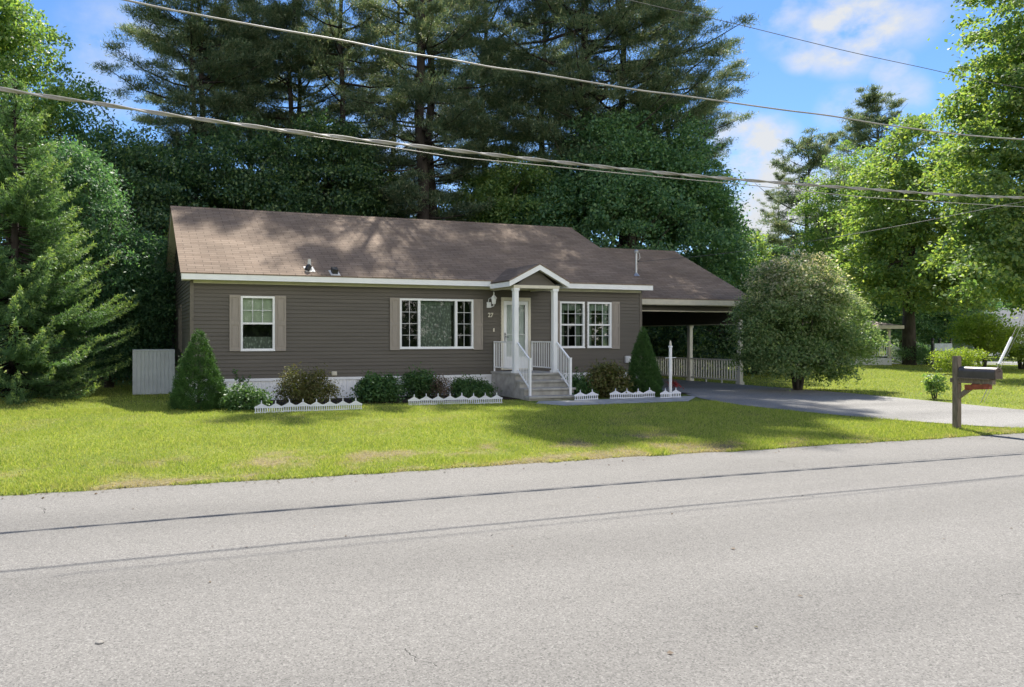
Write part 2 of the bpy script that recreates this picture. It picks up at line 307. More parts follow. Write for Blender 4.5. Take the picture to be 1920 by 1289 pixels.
M['farwood'] = leaf_mat('far_foliage', [(0.045, 0.087, 0.042), (0.070, 0.119, 0.050), (0.105, 0.154, 0.063)], 0.35, (1.6, 1.7, 0.7), 0.6, 0.2)
M['pinkroof'] = plain('pale_pink_shingle', (0.40, 0.33, 0.30), 0.9, 0.2, 0.15, 12)
M['greyroof'] = plain('grey_shingle', (0.15, 0.158, 0.17), 0.9, 0.2, 0.15, 12)
M['greyblue'] = plain('pale_blue_grey_paint', (0.42, 0.48, 0.52), 0.5, 0.3, 0.2, 6)

# ------------------------------------------------------------------ object helpers
OFF = {}
def thing(name, label, cat, loc, group=None, kind=None):
    o = bpy.data.objects.new(name, None); COL.objects.link(o)
    o.empty_display_size = 0.3; o.location = loc; OFF[o.name] = Vector(loc)
    o['label'] = label; o['category'] = cat
    if group: o['group'] = group
    return o
def tag(o, label, cat, group=None):
    o['label'] = label; o['category'] = cat
    if group: o['group'] = group
    return o
def link_mesh(name, me, mat, parent=None, smooth=False):
    o = bpy.data.objects.new(name, me); COL.objects.link(o)
    if parent is not None: o.parent = parent; OFF[o.name] = OFF[parent.name]
    else: OFF[o.name] = Vector((0, 0, 0))
    me.materials.append(mat)
    if smooth: me.polygons.foreach_set('use_smooth', [True] * len(me.polygons))
    return o
class MB:
    def __init__(s): s.v = []; s.f = []
    def add(s, vs, fs):
        n = len(s.v); s.v += [tuple(v) for v in vs]; s.f += [tuple(i + n for i in f) for f in fs]; return s
    def quad(s, a, b, c, d): return s.add((a, b, c, d), ((0, 1, 2, 3),))
    def box(s, x0, x1, y0, y1, z0, z1):
        return s.add([(x0, y0, z0), (x1, y0, z0), (x1, y1, z0), (x0, y1, z0), (x0, y0, z1), (x1, y0, z1), (x1, y1, z1), (x0, y1, z1)],
                     [(0, 3, 2, 1), (4, 5, 6, 7), (0, 1, 5, 4), (1, 2, 6, 5), (2, 3, 7, 6), (3, 0, 4, 7)])
    def bar(s, a, b, wd, ht, up=(0, 0, 1)):
        """rectangular bar from a to b, wd across, ht along up"""
        a = Vector(a); b = Vector(b); d = (b - a).normalized(); u = Vector(up)
        sd = d.cross(u)
        if sd.length < 1e-4: sd = d.cross(Vector((1, 0, 0)))
        sd.normalize(); u = sd.cross(d).normalized()
        sd *= wd / 2; u *= ht / 2
        vs = [a - sd - u, a + sd - u, a + sd + u, a - sd + u, b - sd - u, b + sd - u, b + sd + u, b - sd + u]
        return s.add(vs, [(0, 3, 2, 1), (4, 5, 6, 7), (0, 1, 5, 4), (1, 2, 6, 5), (2, 3, 7, 6), (3, 0, 4, 7)])
    def tube(s, pts, rad, n=8, caps=True):
        pts = [Vector(p) for p in pts]
        if not isinstance(rad, (list, tuple)): rad = [rad] * len(pts)
        base = len(s.v); ref = None
        for i, p in enumerate(pts):
            d = (pts[min(i + 1, len(pts) - 1)] - pts[max(i - 1, 0)]).normalized()
            if ref is None: ref = d.orthogonal().normalized()
            ref = (ref - d * ref.dot(d)).normalized(); bi = d.cross(ref)
            for k in range(n):
                a = 2 * math.pi * k / n
                s.v.append(tuple(p + (ref * math.cos(a) + bi * math.sin(a)) * rad[i]))
        for i in range(len(pts) - 1):
            for k in range(n):
                a = base + i * n + k; b_ = base + i * n + (k + 1) % n
                s.f.append((a, b_, b_ + n, a + n))
        if caps:
            s.f.append(tuple(base + k for k in reversed(range(n))))
            s.f.append(tuple(base + (len(pts) - 1) * n + k for k in range(n)))
        return s
    def lathe(s, c, prof, n=16):
        c = Vector(c); base = len(s.v)
        for r, z in prof:
            for k in range(n):
                a = 2 * math.pi * k / n
                s.v.append((c.x + r * math.cos(a), c.y + r * math.sin(a), c.z + z))
        for i in range(len(prof) - 1):
            for k in range(n):
                a = base + i * n + k; b_ = base + i * n + (k + 1) % n
                s.f.append((a, b_, b_ + n, a + n))
        s.f.append(tuple(base + k for k in reversed(range(n)))); s.f.append(tuple(base + (len(prof) - 1) * n + k for k in range(n)))
        return s
    def prism(s, poly, axis, t0, t1):
        """poly in the two other axes, extruded along axis"""
        def P(u, v, t):
            return {'x': (t, u, v), 'y': (u, t, v), 'z': (u, v, t)}[axis]
        n = len(poly)
        vs = [P(u, v, t0) for u, v in poly] + [P(u, v, t1) for u, v in poly]
        fs = [tuple(reversed(range(n))), tuple(range(n, 2 * n))] + [(i, (i + 1) % n, n + (i + 1) % n, n + i) for i in range(n)]
        return s.add(vs, fs)
    def build(s, name, mat, parent=None, smooth=False, bevel=0.0):
        off = OFF[parent.name] if parent is not None else Vector((0, 0, 0))
        me = bpy.data.meshes.new(name)
        me.from_pydata([(v[0] - off.x, v[1] - off.y, v[2] - off.z) for v in s.v], [], s.f); me.update()
        import bmesh
        bm = bmesh.new(); bm.from_mesh(me); bmesh.ops.recalc_face_normals(bm, faces=bm.faces)
        if bevel: bmesh.ops.bevel(bm, geom=bm.edges[:], offset=bevel, segments=2, affect='EDGES', clamp_overlap=True)
        bm.to_mesh(me); bm.free()
        return link_mesh(name, me, mat, parent, smooth)
def np_mesh(name, V, nper, mat, parent=None, tint=None, attr='tint'):
    """V: (n*nper,3): faces of nper vertices each"""
    me = bpy.data.meshes.new(name); nv = len(V); nf = nv // nper
    me.vertices.add(nv); me.vertices.foreach_set('co', np.ascontiguousarray(V, dtype=np.float32).ravel())
    me.loops.add(nv); me.loops.foreach_set('vertex_index', np.arange(nv, dtype=np.int32))
    me.polygons.add(nf); me.polygons.foreach_set('loop_start', np.arange(0, nv, nper, dtype=np.int32))
    me.update(calc_edges=True)
    if tint is not None:
        a = me.attributes.new(attr, 'FLOAT', 'POINT'); a.data.foreach_set('value', np.repeat(tint, nper).astype(np.float32))
    return link_mesh(name, me, mat, parent)
def unit(a): return a / np.maximum(np.linalg.norm(a, axis=1, keepdims=True), 1e-9)
def kites(P, D, Nn, Ln, W, fold=0.12):
    """leaf blades: base P, direction D, rough normal Nn"""
    D = unit(D); S = unit(np.cross(D, Nn)); U = np.cross(S, D)
    Ln = Ln[:, None]; W = W[:, None]
    a = P; m = P + D * Ln * 0.45
    V = np.stack([a, m + S * W * .5 + U * W * fold, P + D * Ln, m - S * W * .5 + U * W * fold], axis=1)
    return V.reshape(-1, 3)
def children(o): return [c for c in bpy.data.objects if c.parent == o]
def dup(root, loc, rotz, scale, label, group=None, name=None):
    r = root.copy(); COL.objects.link(r); r.location = loc; r.rotation_euler = (0, 0, rotz); r.scale = scale
    r['label'] = label
    if group: r['group'] = group
    for ch in children(root):
        c = ch.copy(); COL.objects.link(c); c.parent = r
        for g in children(ch):
            d = g.copy(); COL.objects.link(d); d.parent = c
    return r
def structure(o): o['kind'] = 'structure'; return o
def noise1(x, seed=0):
    r = np.random.default_rng(seed); t = np.zeros_like(x, dtype=float)
    for f_, a in ((0.7, 1), (1.9, .6), (4.3, .4), (9.1, .3)):
        t += a * np.sin(x * f_ + r.random() * 6.28 + 1.3 * np.sin(x * f_ * .37 + r.random() * 6))
    return t / 1.6
def noise2(x, y, seed=0, sc=1.0):
    r = np.random.default_rng(seed); t = np.zeros_like(x, dtype=float); A = 0
    for k in range(10):
        f_ = sc * 1.55 ** k * .8; a = 0.78 ** k; th = r.random() * 6.28
        u = x * math.cos(th) + y * math.sin(th); v = -x * math.sin(th) + y * math.cos(th)
        t += a * np.sin(u * f_ + 1.7 * np.sin(v * f_ * .6 + r.random() * 6) + r.random() * 6); A += a
    return t / A

# ------------------------------------------------------------------ ground, road, driveway
def sstep(a, b, x):
    t = np.clip((x - a) / (b - a), 0, 1); return t * t * (3 - 2 * t)
def gz(x, y):
    return 0.11 * sstep(9.6, 17.0, np.asarray(y, float))
EDGE = 9.36
def dryness(x, y):
    """dry straw patches: a strip along the road and spots"""
    n = noise2(x, y, 5, 1.3); n3 = noise2(x, y, 9, 4.0)
    strip = np.exp(-((y - 10.55 - 0.03 * x) / 0.55) ** 2) * (x < 9.5) * 0.75 + np.exp(-((y - 9.45) / 0.35) ** 2) * 0.75 + 0.45 * np.exp(-((x - 9) / 3.5) ** 2 - ((y - 9.9) / .6) ** 2)
    return np.clip(strip * (0.30 + 1.1 * n + 1.4 * n3) + 0.32 * (n + .9 * n3 - 0.2), 0, .85)
def drive_l(y):   # left edge of the driveway at depth y
    return np.interp(y, [9.3, 9.9, 10.6, 11.6, 13.0, 14.6, 16.3, 17.6, 18.6, 20.5], [16.9, 16.15, 15.75, 15.25, 14.65, 14.35, 14.6, 15.3, 15.75, 15.4])
def drive_r(y):
    return np.interp(y, [9.3, 10.5, 12, 15, 20.7, 26.5], [22.6, 21.0, 20.2, 20.1, 20.15, 20.15])
def make_ground():
    xs = np.concatenate([[-500, -200, -90, -50, -30, -20, -14], np.arange(-10, 24, 0.12), np.arange(24, 60, 1.0), [65, 75, 90, 120, 200, 500]])
    ys = np.concatenate([[-400, -120, -40, -12, -4, 0.6, 1.3, 1.6, 9.0], np.arange(9.2, 9.75, 0.03), np.arange(9.8, 20, 0.15), np.arange(20, 40, 1.0), [42, 46, 55, 70, 100, 200, 500]])
    X, Y = np.meshgrid(xs, ys, indexing='ij')
    e = EDGE + 0.045 * noise1(X * 1.7, 3) + 0.02 * noise1(X * 9, 4)
    Z = gz(X, Y) + 0.022 - 0.05 * (1 - sstep(-0.06, 0.05, Y - e)) * (Y > 1.5)
    n0, n1 = X.shape
    idx = np.arange(n0 * n1).reshape(n0, n1)
    faces = np.stack([idx[:-1, :-1], idx[1:, :-1], idx[1:, 1:], idx[:-1, 1:]], -1).reshape(-1, 4)
    me = bpy.data.meshes.new('lawn'); me.from_pydata(np.stack([X, Y, Z], -1).reshape(-1, 3).tolist(), [], faces.tolist()); me.update()
    a = me.attributes.new('dry', 'FLOAT', 'POINT'); a.data.foreach_set('value', dryness(X, Y).ravel().astype(np.float32))
    structure(link_mesh('lawn', me, M['lawn'], smooth=True))
make_ground()
mb = MB()
mb.quad((-300, 1.45, 0.0), (400, 1.45, 0.0), (400, 9.5, 0.0), (-300, 9.5, 0.0)); structure(mb.build('road', M['road']))
mb = MB(); ys = np.concatenate([np.arange(9.3, 20.8, 0.35), [21, 23, 26.5]])
rows = []
for y in ys:
    l, r_ = float(drive_l(y)), float(drive_r(y)); l += 0.05 * float(noise1(np.array([y * 2.0]), 8)[0]) * (y < 19)
    rows.append([(l + (r_ - l) * k / 8, y, float(gz(0, y)) + 0.036 - 0.028 * max(0, (9.75 - y) / .45)) for k in range(9)])
for a, b in zip(rows[:-1], rows[1:]):
    for k in range(8): mb.quad(a[k], a[k + 1], b[k + 1], b[k])
structure(mb.build('driveway', M['drive'], smooth=True))
# walkway from the steps to the driveway
mb = MB()
pw = [PZ(1005, 757, .14), PZ(1060, 761, .14), PZ(1290, 752.5, .14), PZ(1310, 742, .14), PZ(1180, 747, .14), PZ(1075, 751, .14), PZ(1010, 752, .14)]
mb.add([tuple(p) for p in pw], [tuple(range(len(pw)))]); structure(mb.build('path', M['concrete']))
# sandy grit at the driveway mouth
mb = MB(); rr = random.Random(4); ring = []
for k in range(28):
    a = 2 * math.pi * k / 28; q = 1 + rr.uniform(-.18, .18)
    ring.append((17.9 + 2.0 * q * math.cos(a), 9.75 + 0.25 * q * math.sin(a), 0.020 + 0.01 * math.sin(a)))
mb.add(ring, [tuple(range(28))]); structure(mb.build('gravel_patch', M['sand']))
# far side street on the right
a0, a1, b0, b1 = PD(1560, 46, .155), PD(2300, 42, .155), PD(2300, 47, .155), PD(1560, 52, .155)
mb = MB(); mb.quad(a0, a1, b1, b0); structure(mb.build('side_street', M['lane']))
# planting bed along the house
mb = MB()
for (x0, x1, y0, y1) in ((1.7, 9.9, 17.55, 19.44), (11.55, 15.6, 17.7, 19.44)):
    mb.quad((x0, y0, .150), (x1, y0, .150), (x1, y1, .150), (x0, y1, .150))
structure(mb.build('planting_bed', M['mulch']))
# pebble lying on the road
p = PZ(187, 1206, 0)
mb = MB(); mb.lathe((p.x, p.y, -0.004), [(0.0, 0), (0.022, 0.002), (0.027, 0.007), (0.017, 0.013), (0.0, 0.015)], 7)
tag(mb.build('pebble', M['stone'], smooth=True), 'small pale pebble lying on the grey road at lower left', 'stone')

# ------------------------------------------------------------------ house
X0, X1, YF, YB = 1.52, 15.18, 19.46, 27.86
ZG, ZS, ZE = 0.11, 0.72, 3.24          # ground, top of the skirting, soffit
YE, ZEV, SL = 19.14, 3.42, 0.524       # eave edge, its top, roof slope
YR = 23.66; ZR = ZEV + (YR - YE) * SL
house = thing('ranch_house', 'single storey house with dark taupe siding, brown shingle roof, white porch and attached carport', 'house', (8.35, YF, ZG))

def lap(mb, axis, fixed, out, u0, u1, z0, z1, openings=(), course=0.1, proud=0.021, clip=None):
    """horizontal lap siding on a wall plane; openings: (u0,u1,z0,z1); clip(z) -> (ulo, uhi)"""
    def P(u, z, o):
        return (u, fixed + out * o, z) if axis == 'x' else (fixed + out * o, u, z)
    zb = sorted(set([z0 + k * course for k in range(int((z1 - z0) / course) + 2) if z0 + k * course < z1 - 1e-6] + [z1] +
                    [z for o in openings for z in o[2:] if z0 < z < z1]))
    for a, b in zip(zb[:-1], zb[1:]):
        if b - a < 1e-4: continue
        k = math.floor((a - z0) / course + 1e-6)
        def pr(z): return proud * (1 - min(1, max(0, (z - (z0 + k * course)) / course)))
        zm = (a + b) / 2
        cuts = sorted([(o[0], o[1]) for o in openings if o[2] < zm < o[3]])
        lo, hi = (u0, u1)
        if clip:
            la, ha = clip(a); lb, hb = clip(b)
        cur = lo; segs = []
        for c0, c1 in cuts:
            if c0 > cur: segs.append((cur, c0))
            cur = max(cur, c1)
        if cur < hi: segs.append((cur, hi))
        for s0, s1 in segs:
            if clip: pa, pb_, pc, pd = max(s0, la), min(s1, ha), min(s1, hb), max(s0, lb)
            else: pa, pb_, pc, pd = s0, s1, s1, s0
            if pb_ <= pa: continue
            mb.quad(P(pa, a, pr(a)), P(pb_, a, pr(a)), P(pc, b, pr(b - 1e-5)), P(pd, b, pr(b - 1e-5)))
            if abs(a - (z0 + k * course)) < 1e-6: mb.quad(P(pa, a, 0), P(pb_, a, 0), P(pb_, a, pr(a)), P(pa, a, pr(a)))
WIN = [(2.77, 3.66, 1.44, 2.86), (7.15, 9.40, 1.47, 2.87), (12.25, 13.11, 1.47, 2.86), (13.21, 14.07, 1.47, 2.86)]
DOOR = (10.29, 11.25, 0.84, 2.95)
mb = MB()
lap(mb, 'x', YF, -1, X0 + .05, X1 - .05, ZS, ZE, WIN + [DOOR])
def gable_clip(z):
    if z <= ZEV - .1: return (YF, YB)
    d = (z - (ZEV - .16)) / SL
    return (max(YF, YE + d), min(YB, 2 * YR - YE - d))
SW = (22.6, 23.5, 1.35, 2.75)
lap(mb, 'y', X0, -1, YF + .02, YB, ZS, ZR - .12, [SW], clip=gable_clip)
lap(mb, 'y', X1, 1, YF + .02, YB, ZG, ZR - .12, clip=gable_clip)
mb.quad((X0, YB, ZG), (X1, YB, ZG), (X1, YB, ZE), (X0, YB, ZE))
mb.build('wall_siding', M['siding'], house)
mb = MB()
mb.box(X0 - .02, X0 + .07, YF - .025, YF - .001, ZS - .01, ZE); mb.box(X0 - .02, X0 - .001, YF - .001, YF + .09, ZS - .01, ZE)
mb.build('corner_trim', M['corner'], house)
mb = MB()
mb.box(X1 - .07, X1 + .02, YF - .025, YF - .001, ZG, ZE); mb.box(X1 + .001, X1 + .02, YF - .001, YF + .07, ZG, ZE)
mb.build('corner_trim', M['corner'], house)
# skirting: white ribbed panels
mb = MB()
def ribs(mb, axis, fixed, out, u0, u1, z0, z1, pitch=0.10, depth=0.012):
    u = u0
    def P(u, o, z): return (u, fixed + out * o, z) if axis == 'x' else (fixed + out * o, u, z)
    while u < u1 - 1e-6:
        prof = [(u, 0), (u + pitch * .72, 0), (u + pitch * .78, -depth), (u + pitch * .94, -depth), (u + pitch, 0)]
        for (ua, oa), (ub, ob) in zip(prof[:-1], prof[1:]):
            if ua >= u1: break
            mb.quad(P(ua, oa, z0), P(min(ub, u1), ob, z0), P(min(ub, u1), ob, z1), P(ua, oa, z1))
        u += pitch
ribs(mb, 'x', YF + .01, -1, X0 + .01, X1 - .02, ZG, ZS - .06); ribs(mb, 'y', X0 + .01, -1, YF + .01, YB, ZG, ZS - .06)
mb.box(X0 - .012, X1 - .02, YF - .018, YF + .03, ZS - .075, ZS - .004); mb.box(X0 - .012, X0 + .03, YF + .03, YB, ZS - .075, ZS - .004)
mb.build('skirting', M['white'], house)
# main roof
RX0, RX1 = 1.27, 15.36
mb = MB()
YBk = 2 * YR - YE
prof_top = [(YE - .03, ZEV - .03 * SL + .004), (YR, ZR + .004), (YBk + .03, ZEV - .03 * SL + .004), (YBk + .03, ZEV - .03 * SL - .026), (YR, ZR - .026), (YE - .03, ZEV - .03 * SL - .026)]
mb.prism(prof_top, 'x', RX0 - .025, RX1 + .025)
roof = mb.build('roof', M['roof'], house)
mb = MB()
mb.prism([(YR - .14, ZR - .14 * SL + .006), (YR, ZR + .022), (YR + .14, ZR - .14 * SL + .006), (YR + .14, ZR - .14 * SL - .01), (YR, ZR), (YR - .14, ZR - .14 * SL - .01)], 'x', RX0 - .03, RX1 + .03)
mb.build('ridge_cap', M['roof'], roof)
mb = MB()
mb.box(RX0, 9.80, YE - .02, YE, ZEV - .185, ZEV - .035)
mb.box(11.52, RX1, YE - .02, YE, ZEV - .185, ZEV - .035)
mb.build('fascia', M['white'], house)
mb = MB()     # soffits and frieze, rake boards
mb.box(RX0 + .02, RX1 - .02, YE + .002, YF + .02, ZE + .001, ZE + .02)
mb.box(X0 + .06, X1 - .03, YF - .045, YF - .0255, ZE - .075, ZE)
for xa, xb in ((RX0, RX0 + .022), (RX1 - .022, RX1)):
    for sgn in (1, -1):
        def yy(y): return y if sgn == 1 else 2 * YR - y
        pts = [(yy(YE + .002), ZEV - .036), (yy(YR), ZR - .036), (yy(YR), ZR - .19), (yy(YE + .002), ZEV - .186)]
        mb.prism(pts if sgn == 1 else pts[::-1], 'x', xa, xb)
for xa, xb in ((RX0 + .024, X0 - .002), (X1 + .016, RX1 - .024)):
    for sgn in (1, -1):
        def yy(y): return y if sgn == 1 else 2 * YR - y
        pts = [(yy(YE + .002), ZEV - .16), (yy(YR), ZR - .16), (yy(YR), ZR - .18), (yy(YE + .002), ZEV - .18)]
        mb.prism(pts if sgn == 1 else pts[::-1], 'x', xa, xb)
mb.box(RX0 + .024, X0 - .022, YE + .004, YF + .05, ZEV - .20, ZEV - .184)
mb.build('soffit', M['cream'], house)
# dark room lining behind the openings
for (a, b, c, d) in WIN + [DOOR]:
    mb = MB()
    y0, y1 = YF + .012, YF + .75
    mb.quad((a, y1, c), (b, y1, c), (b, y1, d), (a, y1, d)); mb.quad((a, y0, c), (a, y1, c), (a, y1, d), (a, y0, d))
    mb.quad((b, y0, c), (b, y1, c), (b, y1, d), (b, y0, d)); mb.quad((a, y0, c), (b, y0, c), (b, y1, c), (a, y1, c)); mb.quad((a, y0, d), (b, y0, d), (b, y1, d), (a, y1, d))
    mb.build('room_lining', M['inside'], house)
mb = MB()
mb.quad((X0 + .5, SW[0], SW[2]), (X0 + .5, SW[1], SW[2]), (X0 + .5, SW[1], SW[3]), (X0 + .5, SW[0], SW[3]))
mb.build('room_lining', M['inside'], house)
# windows
def window(a, b, c, d, kind):
    fw = .055; y0, y1 = YF - .04, YF + .05
    mb = MB()
    mb.box(a, a + fw, y0, y1, c, d); mb.box(b - fw, b, y0, y1, c, d); mb.box(a + fw, b - fw, y0, y1, c, c + fw); mb.box(a + fw, b - fw, y0, y1, d - fw, d)
    mb.box(a - .01, b + .01, y0 - .012, y0, c - .012, c + .018)
    fr = None
    panes = []
    gs = []; g = MB(); gy0, gy1 = YF - .005, YF + .008
    if kind == 'hung':
        zm = (c + d) / 2
        mb.box(a + fw, b - fw, y0 + .012, y1, zm - .024, zm + .024)
        for (z0, z1) in ((c + fw, zm - .024), (zm + .024, d - fw)):
            panes.append((a + fw, b - fw, z0, z1))
            n = 3; wv = b - a - 2 * fw
            if a < 4 and z0 < zm: continue
            for k in (1, 2): g.box(a + fw + wv * k / 3 - .008, a + fw + wv * k / 3 + .008, gy0, gy1, z0, z1)
            zc = (z0 + z1) / 2; g.box(a + fw, b - fw, gy0 - .002, gy1 + .002, zc - .008, zc + .008)
    else:
        m1, m2 = 7.73, 8.86
        for m in (m1, m2): mb.box(m - .035, m + .035, y0 + .002, y1, c + fw, d - fw)
        for (s0, s1, grid) in ((a + fw, m1 - .035, 1), (m1 + .035, m2 - .035, 0), (m2 + .035, b - fw, 1)):
            panes.append((s0, s1, c + fw, d - fw))
            if grid:
                g = MB(); xc = (s0 + s1) / 2; g.box(xc - .007, xc + .007, gy0, gy1, c + fw, d - fw)
                for k in (1, 2, 3):
                    z = c + fw + (d - c - 2 * fw) * k / 4; g.box(s0, s1, gy0 - .002, gy1 + .002, z - .007, z + .007)
                gs.append(g)
    o = mb.build('window', M['white'], house)
    if g.v and kind == 'hung': g.build('grille', M['whitew'], o)
    for g in gs: g.build('grille', M['whitew'], o)
    for (p0, p1, z0, z1) in panes:
        q = MB(); q.quad((p0, YF + .012, z0), (p1, YF + .012, z0), (p1, YF + .012, z1), (p0, YF + .012, z1)); q.build('pane', M['glass'], o)
for k, wv in enumerate(WIN): window(*wv, 'picture' if k == 1 else 'hung')
mb = MB()
mb.box(X0 - .05, X0 - .001, SW[0], SW[0] + .08, SW[2], SW[3]); mb.box(X0 - .05, X0 - .001, SW[1] - .08, SW[1], SW[2], SW[3])
mb.box(X0 - .05, X0 - .001, SW[0] + .08, SW[1] - .08, SW[2], SW[2] + .08); mb.box(X0 - .05, X0 - .001, SW[0] + .08, SW[1] - .08, SW[3] - .08, SW[3])
o = mb.build('window', M['corner'], house)
mb = MB(); mb.quad((X0 + .02, SW[0], SW[2]), (X0 + .02, SW[1], SW[2]), (X0 + .02, SW[1], SW[3]), (X0 + .02, SW[0], SW[3])); mb.build('pane', M['glass'], o)
# shutters
def shutter(a, b, c=1.43, d=2.88):
    mb = MB(); y = YF - .016
    mb.box(a, b, y - .022, y, c, d)
    f = .045
    mb2 = [(a, a + f, c, d), (b - f, b, c, d), (a + f, b - f, c, c + .09), (a + f, b - f, d - .07, d), (a + f, b - f, (c + d) / 2 - .045, (c + d) / 2 + .045)]
    for (p, q, r_, s) in mb2: mb.box(p, q, y - .036, y - .0225, r_, s)
    zc = (c + d) / 2
    for (z0, z1) in ((c + .09, zc - .045), (zc + .045, d - .07)): mb.box(a + f + .025, b - f - .025, y - .030, y - .0225, z0 + .03, z1 - .03)
    mb.build('shutter', M['shutter'], house)
for a, b in ((2.485, 2.765), (3.665, 3.955), (6.86, 7.145), (9.405, 9.69), (11.96, 12.24), (14.075, 14.36)): shutter(a, b)
# door
a, b, c, d = DOOR
mb = MB(); y0, y1 = YF - .05, YF + .06
mb.box(a, a + .07, y0, y1, c, d); mb.box(b - .07, b, y0, y1, c, d); mb.box(a + .07, b - .07, y0, y1, d - .10, d); mb.box(a + .07, b - .07, y0 - .02, y1, c, c + .035)
door = mb.build('door_frame', M['cream'], house)
mb = MB(); i0, i1 = a + .075, b - .075; zt = d - .105; zb = c + .04; yd = YF - .03
st = .10
mb.box(i0, i0 + st, yd, yd + .03, zb, zt); mb.box(i1 - st, i1, yd, yd + .03, zb, zt); mb.box(i0 + st, i1 - st, yd, yd + .03, zb, zb + .34); mb.box(i0 + st, i1 - st, yd, yd + .03, zt - .11, zt)
mb.box(i0, i1, YF + .03, YF + .055, zb, zb + 1.0)
mb.box(i0 + st, i1 - st, yd + .004, yd + .026, zb + .98, zb + 1.0)
dl = mb.build('storm_door', M['white'], house)
mb = MB(); mb.quad((i0 + st, yd + .015, zb + .34), (i1 - st, yd + .015, zb + .34), (i1 - st, yd + .015, zt - .11), (i0 + st, yd + .015, zt - .11)); mb.build('pane', M['glass'], dl)
mb = MB(); mb.box(i0 + .035, i0 + .055, yd - .012, yd, 1.66, 1.92); mb.tube([(i0 + .045, yd - .012, 1.80), (i0 + .045, yd - .06, 1.80), (i0 + .13, yd - .065, 1.79)], .011); mb.tube([(i0 + .045, yd - .012, 1.88), (i0 + .045, yd - .03, 1.88)], .018)
mb.build('handle', M['black'], dl)
# porch: concrete stoop and steps
SX0, SX1 = 9.98, 11.42; SY = 17.98; ZL = 0.81
mb = MB()
steps = [(SY, YF - .02, ZL), (17.70, SY + .03, .62), (17.42, 17.73, .43), (17.14, 17.45, .24)]
for k, (ya, yb, z) in enumerate(steps):
    e = 0.02 * k
    mb.box(SX0 - e, SX1 + e, ya + .065, yb, ZG - .02 if k == 0 else ZG - .02, z - .055)
    mb.box(SX0 - .03 - e, SX1 + .03 + e, ya, yb - .001, z - .0545, z)
stoop = mb.build('front_steps', M['concrete'], house, bevel=0.006)
# porch posts
for x in (10.03, 11.25):
    mb = MB(); h_ = .066
    mb.box(x - h_, x + h_, 18.12 - h_, 18.12 + h_, ZL + .001, 3.13); mb.box(x - .09, x + .09, 18.12 - .09, 18.12 + .09, ZL, ZL + .06); mb.box(x - .085, x + .085, 18.12 - .085, 18.12 + .085, 3.06, 3.13)
    mb.build('porch_post', M['white'], house, bevel=0.004)
# porch railings, each side
for x in (10.06, 11.29):
    mb = MB()
    zt, zb = 1.655, .93
    mb.bar((x, 18.19, zt), (x, YF - .07, zt), .045, .035); mb.bar((x, 18.19, zb), (x, YF - .07, zb), .03, .03)
    mb.bar((x, YF - .05, ZL), (x, YF - .05, zt + .02), .035, .035, (0, 1, 0))
    n = 12
    for k in range(1, n): y = 18.19 + (YF - .07 - 18.19) * k / n; mb.bar((x, y, zb + .015), (x, y, zt - .015), .014, .014, (0, 1, 0))
    # sloping flight rail down to the newel post
    T0, T1, B0, B1 = Vector((x, 18.05, 1.64)), Vector((x, 17.42, 1.20)), Vector((x, 18.05, .90)), Vector((x, 17.42, .44))
    mb.bar(T0, T1, .045, .035); mb.bar(B0, B1, .03, .03)
    for k in range(1, 8): mb.bar(B0.lerp(B1, k / 8), T0.lerp(T1, k / 8), .014, .014, (0, 1, 0))
    mb.box(x - .027, x + .027, 17.39 - .027, 17.39 + .027, .241, 1.22); mb.box(x - .033, x + .033, 17.39 - .033, 17.39 + .033, 1.221, 1.24)
    mb.build('porch_railing', M['white'], house)
# porch roof
PCX, PHW, PAP, PEV, PF = 10.70, .93, 3.80, 3.33, 17.98
psl = (PAP - PEV) / PHW
mb = MB()
def main_y(z): return YE + (z - ZEV) / SL
for sg in (1, -1):
    xe = PCX + sg * (PHW + .02); ze = PEV - .02 * psl
    for dz, flip in ((.012, 1), (-.02, -1)):
        mb.quad((PCX, PF - .03, PAP + dz), (PCX, main_y(PAP) + .12, PAP + dz), (xe, main_y(ze) + .10, ze + dz), (xe, PF - .03, ze + dz))
    mb.quad((xe, PF - .03, ze + .012), (xe, PF - .03, ze - .02), (xe, main_y(ze) + .1, ze - .02), (xe, main_y(ze) + .1, ze + .012))
    mb.quad((PCX, PF - .03, PAP + .012), (xe, PF - .03, ze + .012), (xe, PF - .03, ze - .02), (PCX, PF - .03, PAP - .02))
mb.build('porch_roof', M['roof_side'], house)
mb = MB()
for sg in (1, -1):
    pts = [(PCX, PAP - .022), (PCX + sg * PHW, PEV - .022), (PCX + sg * PHW, PEV - .165), (PCX, PAP - .165)]
    mb.prism(pts if sg == 1 else pts[::-1], 'y', PF - .02, PF)
    xe = PCX + sg * PHW
    mb.box(min(xe, xe - sg * .02), max(xe, xe - sg * .02), PF + .001, YE - .002, PEV - .165, PEV - .03)
mb.build('porch_fascia', M['white'], house)
mb = MB()
mb.prism([(PCX - .66, 3.20), (PCX + .66, 3.20), (PCX, PAP - .14)], 'y', PF + .16, PF + .18)
mb.build('porch_gable', M['siding'], house)
mb = MB()
mb.box(9.94, 11.36, 18.04, 18.20, 3.131, 3.215)      # beam on the posts
mb.box(9.94, 10.06, 18.201, YF - .05, 3.131, 3.20); mb.box(11.24, 11.36, 18.201, YF - .05, 3.131, 3.20)
mb.box(PCX - PHW + .022, PCX + PHW - .022, PF + .20, YE + .25, 3.217, 3.228)
for sg in (1, -1):
    pts = [(PCX, PAP - .13), (PCX + sg * (PHW - .022), PEV - .13 + .022 * psl), (PCX + sg * (PHW - .022), PEV - .142 + .022 * psl), (PCX, PAP - .142)]
    mb.prism(pts if sg == 1 else pts[::-1], 'y', PF + .001, PF + .158)
mb.build('porch_beam', M['cream'], house)
